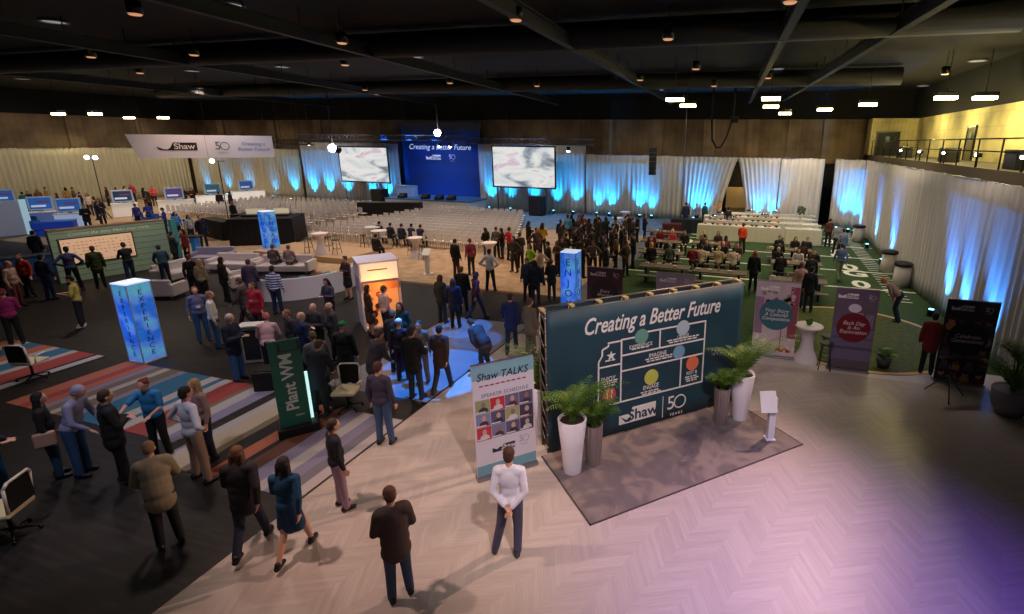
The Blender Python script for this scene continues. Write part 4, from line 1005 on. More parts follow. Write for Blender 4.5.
def screen(label, x0, x1, z0, z1, seed):
    t = thing('video_screen', label, 'screen', ((x0+x1)/2, 40, 0), 0, 'video screens'); w = (x1-x0)/2
    obj('picture', box(bm_new(), -w, w, -.01, .0, z0, z1), picture_mat(seed), t)
    obj('frame', box(box(box(box(bm_new(), -w-.12, w+.12, 0, .06, z1, z1+.12), -w-.12, w+.12, 0, .06, z0-.12, z0), -w-.12, -w, 0, .06, z0, z1), w, w+.12, 0, .06, z0, z1), M_black, t)
    obj('back', box(bm_new(), -w, w, .0, .05, z0, z1), M_black, t)
    for s_ in (-1, 1): obj('leg', tube(bm_new(), (s_*w*.9, .05, 0), (s_*w*.9, .05, z0), .03, n=6), M_blackm, t)
screen('video screen left of the stage showing a pale blurred picture', -38.3, -33.0, 2.2, 5.25, 1); screen('video screen right of the stage showing a pale blurred picture', -22.25, -16.65, 2.25, 5.5, 2)
# lighting truss over the stage
def truss(label, x0, x1, y, z, s=.4):
    t = thing('lighting_truss', label, 'truss', (x0, y, z), 0, 'lighting trusses'); L = x1-x0; bm = bm_new()
    for dy in (0, s):
        for dz in (0, s): tube(bm, (0, dy, dz), (L, dy, dz), .035, n=6)
    obj('chord', bm, mat((90, 90, 100), .4, .7), t); bm = bm_new(); k = 0
    while k*s < L-s:
        a, b = (0, s) if k % 2 else (s, 0)
        for dy in (0, s): tube(bm, (k*s, dy, a), ((k+1)*s, dy, b), .02, n=5)
        tube(bm, (k*s, 0, s*(k % 2)), (k*s, s, s*(k % 2)), .02, n=5); k += 1
    obj('lacing', bm, mat((80, 80, 90), .4, .7), t)
    for x in (1, L*.33, L*.66, L-1): obj('hoist_cable', tube(bm_new(), (x, s/2, s), (x, s/2, 9.8-z), .015, n=5), M_blackm, t)
truss('aluminium lighting truss hanging above the left screen and stage', -40.5, -23.5, 37.8, 5.95); truss('aluminium lighting truss hanging above the right screen', -23.3, -12.7, 37.9, 5.75)
truss('short dark truss hanging right of the white hanging sign', -33.5, -29.6, 28.5, 5.6, .3)
def make_par():
    t = thing('stage_spotlight', '', 'spotlight'); obj('can', lathe(bm_new(), [(.1, .0), (.13, -.05), (.14, -.35)], 14), M_blackm, t); obj('yoke', path(bm_new(), [(-.17, 0, -.12), (-.17, 0, .15), (.17, 0, .15), (.17, 0, -.12)], .012, 6), M_blackm, t)
    obj('lens', ball(bm_new(), (0, -.02, -.34), .13, .13, .09, 12), emis((235, 238, 255), 16), t); return t
pr = Repeat(make_par)
for x, y, z, ds in ((-25.9, 37.6, 5.3, 'left of the pair over the stage'), (-24.9, 37.6, 5.35, 'right of the pair over the stage'), (-39.4, 37.7, 5.8, 'at the left truss end'), (-14.6, 37.7, 5.6, 'at the right truss end')):
    pr((x, 37.8 if x < -23.4 else 37.9, (5.82 if x < -23.4 else 5.62)), 0, 'small spotlight hung from the truss, ' + ds, 'truss spotlights')
def make_big():
    t = thing('theatre_spotlight', '', 'spotlight')
    b_ = obj('housing', lathe(bm_new(), [(.12, .5), (.2, .45), (.24, 0)], 18), M_blackm, t); b_.rotation_euler = (R_(-112), 0, R_(-30))
    obj('yoke', path(bm_new(), [(-.26, 0, -.1), (-.26, 0, .35), (.26, 0, .35), (.26, 0, -.1)], .02, 6), M_blackm, t)
    obj('lens', ball(bm_new(), (0, -.05, 0), .25, .25, .25, 18), emis((250, 245, 255), 40), t)
    obj('drop_pipe', tube(bm_new(), (0, 0, .35), (0, 0, 4.6), .025, n=6), M_blackm, t); return t
bg = Repeat(make_big)
bg(sight(333, 148, 28.0), 0, 'glaring white spotlight beside the left video screen, brightest in the hall', 'big spotlights')
bg(sight(438, 133, 34.0), 0, 'white spotlight glaring above the stage backdrop', 'big spotlights')
# hanging sign
s0, s1, s2 = Vector((-32.4, 19.9, 0)), Vector((-30.75, 22.3, 0)), Vector((-28.7, 24.9, 0))
t = thing('hanging_sign', 'long white hanging sign with black logo over the left booths', 'sign', (s0.x, s0.y, 4.88), math.atan2(s2.y-s0.y, s2.x-s0.x)); L = (s2-s0).length
h = 1.25
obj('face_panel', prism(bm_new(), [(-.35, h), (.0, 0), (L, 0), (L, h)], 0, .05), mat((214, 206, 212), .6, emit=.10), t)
obj('rear_panel', box(bm_new(), 0, L, 1.2, 1.25, 0, h), mat((200, 196, 206), .6), t); obj('end_panel', box(bm_new(), L-.05, L, .05, 1.2, 0, h), mat((200, 196, 206), .6), t); obj('end_panel', box(bm_new(), 0, .05, .05, 1.2, 0, h), mat((200, 196, 206), .6), t)
obj('panel_joint', box(bm_new(), L*.48, L*.48+.015, -.003, 0, 0, h), mat((120, 116, 120), .6), t)
lo = obj('logo', prism(bm_new(), [(L*.20, .42), (L*.415, .42), (L*.415, .84), (L*.25, .84), (L*.225, .56), (L*.21, .5)], -.01, -.002), mat((26, 26, 28), .5), t)
obj('logo_wing', prism(bm_new(), [(L*.135, .62), (L*.17, .5), (L*.205, .46), (L*.205, .42), (L*.15, .44)], -.01, -.002), mat((26, 26, 28), .5), lo)
text('logo_lettering', 'Shaw', .44, lo, L*.325, -.014, .62, mat((225, 218, 220), .5), bold=.008)
fifty_logo(t, L*.6, .66, .62, -.002, mat((90, 96, 104), .5))
text('lettering', 'Creating a\nBetter Future', .3, t, L*.84, -.006, .64, mat((130, 156, 190), .5), shear=.2, sx=.95)
for x in (.3, L*.5, L-.3): obj('hanging_wire', tube(bm_new(), (x, .6, h), (x, .6, 9.8-4.88), .01, n=5), M_blackm, t)
lamp('sign_wash_light', 'SPOT', (-28.2, 19.6, 7.5), 110, (255, 190, 150), (-31.4, 21.3, 5.5), .1, 60, 1); lamp('sign_wash_light', 'SPOT', (-25.6, 22.3, 7.0), 110, (190, 210, 255), (-29.3, 24.0, 5.5), .1, 60, 1)
# hanging cable loop and pole
t = thing('cable_loop', 'dark cable bundle hanging in a loop above the right curtains', 'cable', (-3.1, 36, 0))
bm = bm_new(); pts = [(-.6, 0, 9.81), (-.6, 0, 7.4), (-.5, 0, 6.2), (-.2, 0, 5.7), (.1, 0, 5.75), (.45, 0, 6.5), (.75, 0, 7.6), (.8, 0, 9.81)]; path(bm, pts, .06, 8); obj('cable', bm, M_black, t)
obj('motor', box(bm_new(), .6, 1.1, -.15, .15, 7.3, 7.7, bev=.03), M_black, t)
tag(obj('ceiling_pole', tube(bm_new(), (-5.4, 36, 5.0), (-5.4, 36, 9.8), .03, n=8), M_steel), 'thin pale pole hanging from the ceiling right of the speaker', 'pole')
# lamp stand by the left wall
def lampstand(label, x, y, n, h=4.5):
    t = thing('light_stand', label, 'light stand', (x, y, 0), 0, 'tall light stands')
    obj('pole', tube(bm_new(), (0, 0, .1), (0, 0, h), .03, n=8), M_blackm, t)
    for k in range(3):
        a = 2*PI*k/3; obj('leg', tube(bm_new(), (0, 0, .6), (.6*math.cos(a), .6*math.sin(a), 0), .02, n=6), M_blackm, t)
    obj('crossbar', tube(bm_new(), (-.6, 0, h), (.6, 0, h), .025, n=6), M_blackm, t)
    for k in range(n):
        o = obj('lamp_head', lathe(bm_new(), [(.1, .25), (.17, 0)], 14), M_blackm, t, (-.45+k*.9, 0, h)); o.rotation_euler = (R_(-80), 0, R_(40))
        obj('lamp_lens', ball(bm_new(), (-.45+k*.9, -.05, h+.0), .15, .15, .15, 12), emis((240, 242, 255), 9), t)
lampstand('tall twin-lamp stand glaring in front of the beige left curtains', -47.2, 26.0, 2); lampstand('tall lamp stand under the right part of the hanging sign', -34.9, 26.0, 1, 4.5)

# ------------------------------------------------------------------ kiosks with monitors
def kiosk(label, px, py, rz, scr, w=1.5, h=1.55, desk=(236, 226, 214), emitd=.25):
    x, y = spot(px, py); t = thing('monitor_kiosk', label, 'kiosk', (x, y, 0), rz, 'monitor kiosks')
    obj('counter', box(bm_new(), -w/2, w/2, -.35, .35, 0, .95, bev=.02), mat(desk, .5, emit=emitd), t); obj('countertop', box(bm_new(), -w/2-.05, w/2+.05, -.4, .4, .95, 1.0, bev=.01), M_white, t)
    fr = obj('monitor_frame', box(bm_new(), -.62, .62, .12, .2, 1.08, 2.0, bev=.02), mat((170, 190, 214), .5, emit=.1), t)
    obj('monitor_screen', box(bm_new(), -.52, .52, .1, .12, 1.17, 1.91), scr, fr); obj('monitor_neck', box(bm_new(), -.1, .1, .1, .2, 1.0, 1.1), M_steel, t)
    for k in range(2): obj('screen_band', box(bm_new(), -.45+.3*k, .25+.2*k, .094, .1, 1.3+.28*k, 1.44+.26*k), emis(((190, 204, 226), (90, 60, 100))[k], .5), fr)
SB = emis((36, 84, 150), .6); SDk = emis((34, 44, 64), .6); SR = emis((70, 60, 110), .6); ST = emis((36, 96, 110), .6)
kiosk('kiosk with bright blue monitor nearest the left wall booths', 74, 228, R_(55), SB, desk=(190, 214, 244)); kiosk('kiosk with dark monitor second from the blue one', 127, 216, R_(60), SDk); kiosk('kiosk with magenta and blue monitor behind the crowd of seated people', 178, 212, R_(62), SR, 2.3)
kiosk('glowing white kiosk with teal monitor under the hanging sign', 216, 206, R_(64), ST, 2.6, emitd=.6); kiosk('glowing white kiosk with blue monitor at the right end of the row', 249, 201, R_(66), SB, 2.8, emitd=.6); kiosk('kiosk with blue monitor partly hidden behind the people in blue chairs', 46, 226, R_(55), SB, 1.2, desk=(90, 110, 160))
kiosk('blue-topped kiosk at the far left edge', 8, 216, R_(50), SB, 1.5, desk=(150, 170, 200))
x, y = spot(58, 234); t = thing('display_cube', 'bright blue cube counter behind the grey-green wall', 'counter', (x, y, 0), R_(50)); obj('body', box(bm_new(), -.9, .9, -.5, .5, 0, .8, bev=.02), mat((24, 70, 190), .5, emit=.12), t); obj('top', box(bm_new(), -.93, .93, -.53, .53, .8, .85, bev=.01), mat((60, 110, 220), .5), t)
x, y = spot(6, 237); t = thing('partition', 'pale cyan-edged partition panel at the far left', 'partition', (x, y, 0), R_(70)); obj('panel', box(bm_new(), -.9, .9, -.06, .06, .05, 2.1, bev=.01), mat((206, 206, 214), .6), t); obj('edge_light', box(bm_new(), .9, 1.2, -.1, .1, .0, 2.2, bev=.01), mat((190, 230, 236), .4, emit=.35), t); obj('foot', box(bm_new(), -.9, 1.2, -.2, .2, 0, .05), M_steel, t)
x, y = spot(18, 275); t = thing('low_counter', 'long low blue counter at the left edge below the partition', 'counter', (x, y, 0), R_(58)); obj('body', box(bm_new(), -2.6, 2.2, -.35, .35, 0, .8, bev=.02), mat((52, 92, 150), .5), t); obj('top', box(bm_new(), -2.65, 2.25, -.4, .4, .8, .84, bev=.01), mat((70, 86, 110), .5), t)
# black high table
t = thing('high_table', 'long black high table with blue-lit legs at the green wall end', 'table', (-29.0, 18.6, 0), R_(21))
obj('tabletop', box(bm_new(), -1.3, 1.35, -.3, .3, 1.02, 1.1, bev=.02), M_black, t)
for x in (-1.0, .0, 1.0): obj('leg', box(bm_new(), x-.09, x+.09, -.2, .2, 0, 1.02), mat((40, 110, 180), .5, emit=.1), t)
# blue seats around it
def make_bluechair():
    t = thing('blue_chair', '', 'chair'); m = mat((30, 96, 190), .5)
    obj('seat', box(bm_new(), -.24, .24, -.24, .24, .42, .5, bev=.03), m, t); obj('backrest', box(bm_new(), -.24, .24, .2, .26, .5, .95, bev=.025), m, t)
    for sx in (-1, 1):
        for sy in (-1, 1): obj('leg', tube(bm_new(), (sx*.2, sy*.2, .43), (sx*.22, sy*.22, 0), .014, n=6), M_steel, t)
    return t
bc = Repeat(make_bluechair)
for k, (px, py, ds) in enumerate(((150, 226, 'left front'), (160, 222, 'left back'), (170, 226, 'middle front'), (180, 221, 'middle back'), (190, 227, 'right front'), (176, 233, 'nearest the black table'), (140, 220, 'far left'), (33, 225, 'beside the far left kiosk'), (40, 230, 'in front of the far left kiosk'))):
    x, y = spot(px, py+6); bc((x, y, 0), R_(40+k*50), 'bright blue chair in the demo area, ' + ds, 'blue demo area chairs')

# ------------------------------------------------------------------ black draped control area and long black tables
def draped(label, p0, p1, h, d=.8, m=None, name='draped_table', cat='table', top=None, grp=None):
    p0, p1 = Vector((*p0, 0)), Vector((*p1, 0)); L = (p1-p0).length; t = thing(name, label, cat, tuple(p0), math.atan2((p1-p0).y, (p1-p0).x), grp)
    bm = bm_new(); n = int(L/.12)+1
    def side(x0, y0, x1, y1):
        l = math.hypot(x1-x0, y1-y0); k = max(2, int(l/.1)); nx, ny = (y1-y0)/l, -(x1-x0)/l; pr = None
        for i in range(k+1):
            u = i/k; o_ = .02*math.sin(i*1.9); c = [bm.verts.new((x0+(x1-x0)*u+nx*(o_*(1-f)+.03*(1-f)), y0+(y1-y0)*u+ny*(o_*(1-f)+.03*(1-f)), h*f+.01)) for f in (0, .5, 1)]
            if pr:
                for j in (0, 1): bm.faces.new((pr[j], c[j], c[j+1], pr[j+1])).smooth = True
            pr = c
    side(0, 0, L, 0); side(L, 0, L, d); side(L, d, 0, d); side(0, d, 0, 0)
    obj('skirt', bm, m or M_black, t); obj('tabletop', box(bm_new(), 0, L, 0, d, h-.02, h+.02, bev=.008), top or m or M_black, t); return t
draped('tall black draped wall of the control area, left of the ENGAGE tower', (-33.8, 23.4), (-30.9, 22.5), 1.1, .8, name='control_enclosure', cat='enclosure')
draped('tall black draped enclosure of the control area, right of the ENGAGE tower', (-29.1, 21.5), (-26.2, 23.2), 1.5, 2.3, name='control_enclosure', cat='enclosure')
draped('long black draped enclosure behind, running back towards the seats', (-33.6, 25.2), (-30.8, 25.6), 1.1, 1.4, name='control_enclosure', cat='enclosure')
draped('long black draped table in front of the stage among the chairs', (-31.4, 34.0), (-26.6, 35.4), 1.05, .9)
for i, (x, y, z) in enumerate(((-28.9, 23.0, 1.52), (-27.7, 23.8, 1.52), (-31.6, 25.5, 1.12))):
    t = thing('mixing_console', 'lit mixing console on the black enclosure, ' + ('left one behind the tower', 'right one behind the tower', 'on the left part')[i], 'console', (x, y, z), R_(30), 'mixing consoles')
    obj('case', prism(bm_new(), [(-.5, 0), (.5, 0), (.5, .12), (-.5, .12)], -.3, .3), mat((50, 50, 54), .4), t); obj('display', box(bm_new(), -.4, .4, .2, .24, .1, .42), emis((200, 190, 160), .6), t)

# ------------------------------------------------------------------ audience chairs
def chair_mesh(col):
    bm = bm_new(); box(bm, -.21, .21, -.22, .2, .43, .47, 0, .012); box(bm, -.21, .21, .19, .225, .5, .92, 0, .012)
    for sx in (-1, 1):
        tube(bm, (sx*.2, .21, 0), (sx*.2, .21, .9), .014, n=6, mi=1); tube(bm, (sx*.2, -.2, 0), (sx*.2, -.2, .44), .014, n=6, mi=1)
    me = bpy.data.meshes.new('audience_chair'); bm.to_mesh(me); bm.free(); me.materials.append(mat(col, .5)); me.materials.append(M_chrome); return me
CM = chair_mesh((224, 220, 218))
slots = []
# right block: rows parallel to the stage
for r in range(12):
    for c in range(26):
        x = -26.6+c*.54+r*.12; y = 24.9+r*1.0
        if x > -13.4+(-.42*(y-26)): continue
        if y > 33.2 and x < -25.9: continue
        slots.append((x, y, 0, 'right'))
for r in range(11):
    for c in range(30):
        x = -44.2+c*.54; y = 26.6+r*1.0
        if x > -29.2: continue
        if y < 28.6 and x < -29.9: continue
        if y > 32.8 and x > -32.2: continue
        slots.append((x, y, R_(-8), 'left'))
slots.sort(key=lambda s: s[0]**2+s[1]**2)
near, far = slots[:300], slots[300:]
for x, y, rz, side in near:
    o = bpy.data.objects.new('audience_chair', CM); C.objects.link(o); o.location = (x, y, 0); o.rotation_euler = (0, 0, rz+PI)
    o['label'] = 'pale audience chair in the %s seating block facing the stage' % side; o['category'] = 'chair'; o['group'] = 'audience chairs, %s block' % side
if far:
    bm = bm_new()
    for x, y, rz, side in far:
        b2 = bmesh.new(); b2.from_mesh(CM); bmesh.ops.transform(b2, matrix=Matrix.Translation((x, y, 0)) @ Matrix.Rotation(rz+PI, 4, 'Z'), verts=b2.verts)
        me_ = bpy.data.meshes.new('tmp'); b2.to_mesh(me_); b2.free(); bm.from_mesh(me_); bpy.data.meshes.remove(me_)
    o = obj('audience_chairs_rows', bm, [mat((224, 220, 218), .5), M_chrome]); tag(o, 'farthest rows of pale audience chairs near the stage', 'chairs', None, 'stuff')

# ------------------------------------------------------------------ turf side: buffet and picnic tables
M_cloth = mat((222, 218, 206), .75, noise=.03)
BUF = [((-3.9, 33.0), (1.2, 33.2), 'nearest row, behind the orange-shirted person'), ((-3.7, 35.2), (3.6, 35.6), 'second row'), ((-4.0, 37.4), (3.4, 37.8), 'third row'), ((-2.6, 39.4), (3.0, 39.7), 'farthest row in front of the parted curtains'), ((1.5, 33.2), (3.6, 33.3), 'right end of the nearest row with glassware')]
for p0, p1, ds in BUF: draped('long white-clothed buffet table, ' + ds, p0, p1, .92, .75, M_cloth, 'buffet_table', grp='white buffet tables')
def make_dish():
    t = thing('chafing_dish', '', 'dish'); obj('pan', box(bm_new(), -.28, .28, -.18, .18, .08, .22, bev=.02), M_chrome, t); obj('cover', ball(bm_new(), (0, 0, .22), .27, .17, .13, 12), M_chrome, t)
    for sx in (-1, 1): obj('stand_leg', box(bm_new(), sx*.24-.015, sx*.24+.015, -.16, .16, 0, .1), M_steel, t)
    return t
dh = Repeat(make_dish)
for i, (x, y, ds) in enumerate(((-3.2, 35.6, 'second row, left end'), (-1.9, 35.7, 'second row, left of centre'), (-2.9, 37.8, 'third row, left'), (-.9, 39.8, 'farthest row, left'), (1.0, 40.0, 'farthest row, right'), (.2, 37.9, 'third row, middle'))):
    dh((x, y, .94), 0, 'silver chafing dish on the white buffet, ' + ds, 'chafing dishes')
def simple_mesh(fn, mats, nm):
    bm = bm_new(); fn(bm); me = bpy.data.meshes.new(nm); bm.to_mesh(me); bm.free()
    for m in mats: me.materials.append(m)
    return me
GL = simple_mesh(lambda bm: lathe(bm, [(.035, 0), (.008, .01), (.008, .09), (.04, .13), (.036, .2)], 10), [mat((214, 220, 216), .1, spec=.8)], 'wine_glass')
PLT = simple_mesh(lambda bm: lathe(bm, [(.08, 0), (.13, .02), (.12, .022)], 14), [mat((236, 232, 224), .3)], 'plate')
rr = random.Random(11)
for i in range(60):
    o = bpy.data.objects.new('wine_glass', GL); C.objects.link(o); o.location = (1.3+(i % 20)*.115, (33.35, 35.75, 37.95)[i // 20]+rr.uniform(-.02, .3), .94); o.scale = (1.5, 1.5, 1.5)
    tag(o, 'clear glass in the cluster at the right ends of the buffet tables', 'glass', 'buffet glassware')
for i in range(24):
    o = bpy.data.objects.new('plate', PLT); C.objects.link(o); o.location = (-3.6+(i % 12)*.38, (33.3, 35.4)[i // 12]+rr.uniform(0, .1), .942); tag(o, 'white plate set out on the near buffet tables', 'plate', 'buffet plates')
BWL = simple_mesh(lambda bm: lathe(bm, [(.07, 0), (.05, .03), (.17, .11), (.16, .12), (.04, .05)], 14), [mat((120, 96, 84), .4)], 'serving_bowl')
for i in range(36):
    o = bpy.data.objects.new('serving_bowl', BWL); C.objects.link(o); o.location = (-3.4+(i % 12)*.4+rr.uniform(-.1, .1), (33.55, 35.7, 37.95)[i // 12]+rr.uniform(-.15, .05), .94)
    o.material_slots[0].link = 'OBJECT'; o.material_slots[0].material = mat(rr.choice(((120, 60, 60), (60, 70, 60), (160, 120, 90), (70, 50, 44), (190, 130, 130))), .5)
    tag(o, 'small filled serving bowl on the white buffet tables', 'bowl', 'buffet serving bowls')
def flowers(label, loc, s, col):
    t = thing('flower_arrangement', label, 'flowers', loc); obj('vase', lathe(bm_new(), [(.06, 0), (.09, .12), (.05, .25)], 12), mat((190, 180, 150), .4), t)
    rr = random.Random(int(loc[0]*10)); bm = bm_new()
    for k in range(30): v = Vector((rr.gauss(0, 1), rr.gauss(0, 1), rr.gauss(0, 1))).normalized()*s*rr.uniform(.5, 1); ball(bm, (v.x, v.y, .3+s+v.z), .09, .09, .08, 6)
    obj('blossoms', bm, mat(col, .7), t)
flowers('tall cream flower arrangement on the far buffet by the parted curtain', (-3.3, 39.2, .94 if False else 0), .5, (206, 176, 130)); flowers('dark green plant arrangement in front of the right curtain', (2.6, 38.2, .94), .32, (70, 90, 80))
def make_picnic():
    t = thing('picnic_table', '', 'table'); m = mat((96, 84, 72), .6, noise=.1)
    obj('tabletop', box(bm_new(), -1.1, 1.1, -.38, .38, .72, .77, bev=.01), m, t)
    for s_ in (-1, 1):
        obj('bench', box(bm_new(), -1.1, 1.1, s_*.72-.14, s_*.72+.14, .42, .46, bev=.01), m, t)
        obj('leg', box(bm_new(), s_*.8-.04, s_*.8+.04, -.3, .3, 0, .72), M_blackm, t); obj('crosspiece', box(bm_new(), s_*.8-.03, s_*.8+.03, -.72, .72, .36, .42), M_blackm, t)
    return t
pc = Repeat(make_picnic)
PIC = [(-5.2, 27.6, 'left column, third from the board'), (-4.6, 24.7, 'left column, second from the board'), (-3.9, 21.8, 'left column, nearest the board'), (-1.9, 24.9, 'centre, with cream-shirted people'), (-1.5, 21.6, 'centre, nearest the pink banner'), (-2.4, 27.9, 'centre back, with the busy group'), (1.7, 24.4, 'right, nearest the white field lines'), (1.5, 27.6, 'right, with dark-clothed group'), (1.6, 21.2, 'right front, behind the white cocktail table'), (-5.6, 30.8, 'left back, with red-clothed people')]
for x, y, ds in PIC: pc((x, y, 0), 0, 'brown picnic style table on the turf, ' + ds, 'picnic tables on the turf')
BOT = simple_mesh(lambda bm: lathe(bm, [(.03, 0), (.03, .14), (.012, .19), (.012, .24)], 10), [mat((190, 170, 140), .2)], 'bottle')
PKT = simple_mesh(lambda bm: box(bm, -.09, .09, -.06, .06, 0, .07, 0, .01), [mat((212, 200, 184), .6)], 'lunch_box')
for i in range(40):
    x, y, ds = PIC[i % 10]; o = bpy.data.objects.new('lunch_box' if i % 3 else 'bottle', PKT if i % 3 else BOT); C.objects.link(o); o.location = (x-.9+.45*(i // 10)+rr.uniform(-.08, .08), y+rr.uniform(-.28, .28), .771)
    tag(o, 'pale lunch box on a picnic table' if i % 3 else 'small bottle on a picnic table', 'lunch box' if i % 3 else 'bottle', 'lunch boxes on picnic tables' if i % 3 else 'bottles on picnic tables')
draped('dark draped serving table at the left edge of the turf', (-5.9, 34.6), (-3.9, 35.0), .95, .8, mat((30, 34, 50), .7))
draped('small dark red draped table at the turf edge beside the blue carpet', (-6.1, 32.6), (-4.9, 32.8), .9, .7, mat((90, 30, 40), .7))
# draped bins along the right
def make_bin():
    t = thing('draped_bin', '', 'bin'); obj('skirt', lathe(bm_new(), [(.36, 0), (.34, .4), (.32, .95)], 24), mat((196, 190, 178), .7), t)
    obj('rim', lathe(bm_new(), [(.35, .93), (.37, .95), (.37, 1.05), (.33, 1.06)], 24), M_black, t); obj('liner', lathe(bm_new(), [(.30, 1.0), (.31, 1.08), (.2, 1.05)], 20), M_black, t); return t
bn = Repeat(make_bin)
for x, y, ds in ((6.0, 35.6, 'farthest, in the turf corner'), (6.12, 27.3, 'middle, against the side curtain'), (6.12, 24.6, 'nearest, in front of a blue uplight')): bn((x, y, 0), 0, 'white-skirted bin with black lid, ' + ds, 'draped bins')
# tripod
t = thing('tripod_stand', 'thin black tripod stand in front of the dark faces banner', 'stand', (4.75, 13.5, 0), .4)
obj('pole', tube(bm_new(), (0, 0, .3), (0, 0, 1.0), .015, n=8), M_blackm, t)
for k in range(3):
    a = 2*PI*k/3; obj('leg', tube(bm_new(), (0, 0, .62), (.48*math.cos(a), .48*math.sin(a), 0), .013, n=6), M_blackm, t)
obj('tray', box(bm_new(), -.28, .28, -.02, .16, 1.0, 1.03, bev=.01), M_blackm, t)

# ------------------------------------------------------------------ people
def capsule(bm, p0, p1, r0, r1, n=12):
    p0, p1 = Vector(p0), Vector(p1); d = p1-p0; L = d.length
    if L < 1e-4: return ball(bm, p0, r0, r0, r0, n)
    q = d.to_track_quat('Z', 'Y').to_matrix(); rings = []
    for k in range(1, 5):
        a = -PI/2+PI/2*k/4; rings.append((r0*math.cos(a), r0*math.sin(a)))
    for k in range(0, 4):
        a = PI/2*k/4; rings.append((r1*math.cos(a), L+r1*math.sin(a)))
    vr = [[bm.verts.new(p0+q @ Vector((r*math.cos(2*PI*j/n), r*math.sin(2*PI*j/n), z))) for j in range(n)] for r, z in rings]
    for a, b in zip(vr, vr[1:]):
        for j in range(n): bm.faces.new((a[j], a[(j+1) % n], b[(j+1) % n], b[j]))
    v0 = bm.verts.new(p0+q @ Vector((0, 0, -r0))); v1 = bm.verts.new(p0+q @ Vector((0, 0, L+r1)))
    for j in range(n): bm.faces.new((v0, vr[0][(j+1) % n], vr[0][j])); bm.faces.new((v1, vr[-1][j], vr[-1][(j+1) % n]))
    return bm
def fuse(bm, name, vox, smooth=2):
    """melt the overlapping forms into one continuous surface"""
    me = bpy.data.meshes.new(name); bm.to_mesh(me); bm.free(); o = bpy.data.objects.new(name, me); C.objects.link(o)
    r = o.modifiers.new('r', 'REMESH'); r.mode = 'VOXEL'; r.voxel_size = vox; r.use_smooth_shade = True
    s = o.modifiers.new('s', 'SMOOTH'); s.iterations = smooth; s.factor = .5
    bpy.context.view_layer.update()
    m2 = bpy.data.meshes.new_from_object(o.evaluated_get(bpy.context.evaluated_depsgraph_get())); m2.name = name
    bpy.data.objects.remove(o); bpy.data.meshes.remove(me)
    m2.materials.clear(); m2.materials.append(None)
    return m2

def bend(v, piv, ang):   # lean forward about the hips
    v = Vector(v)-piv; c, s = math.cos(ang), math.sin(ang)
    return Vector((v.x, v.y*c+v.z*s, -v.y*s+v.z*c))+piv
POSES = {
 # sh elbow wrist per side are given before leaning; legs: knee, ankle, foot yaw
 'stand': dict(),
 'back_hands': dict(el=((-.235, -.09, 1.14), (.235, -.09, 1.14)), wr=((-.045, -.165, .95), (.05, -.175, .93)), legs=(((-.16, .02, .5), (-.26, .02, .085)), ((.09, .02, .5), (.08, -.04, .085)))),
 'hips': dict(el=((-.40, -.08, 1.17), (.40, -.08, 1.17)), wr=((-.20, .06, 1.02), (.20, .06, 1.02)), legs=(((-.13, .02, .5), (-.18, 0, .085)), ((.13, .02, .5), (.18, 0, .085)))),
 'phone': dict(el=((-.24, .04, 1.14), (.24, .04, 1.14)), wr=((-.07, .30, 1.20), (.07, .30, 1.20)), nod=.35),
 'reach': dict(el=((-.24, .10, 1.17), (.27, .22, 1.30)), wr=((-.18, .33, 1.12), (.20, .52, 1.28)), lean=.08),
 'walk': dict(el=((-.24, .08, 1.14), (.24, -.12, 1.15)), wr=((-.22, .26, .98), (.23, -.14, .90)), legs=(((-.09, -.06, .50), (-.09, -.32, .14)), ((.09, .17, .52), (.09, .30, .085))), lean=.05),
 'fold': dict(el=((-.27, .06, 1.16), (.27, .06, 1.16)), wr=((.04, .22, 1.20), (-.04, .24, 1.17))),
 'bend': dict(lean=.85, el=((-.22, .12, 1.16), (.22, .12, 1.16)), wr=((-.12, .22, .98), (.12, .22, .98)), legs=(((-.10, .10, .50), (-.11, -.04, .085)), ((.10, .10, .50), (.11, -.04, .085)))),
 'lean': dict(lean=.32, el=((-.25, .14, 1.17), (.25, .14, 1.17)), wr=((-.16, .34, 1.06), (.16, .34, 1.06)), nod=.2),
 'sit': dict(sit=True, el=((-.24, .08, 1.14), (.24, .08, 1.14)), wr=((-.12, .32, 1.06), (.12, .32, 1.06)), lean=.12),
}
PM = {}
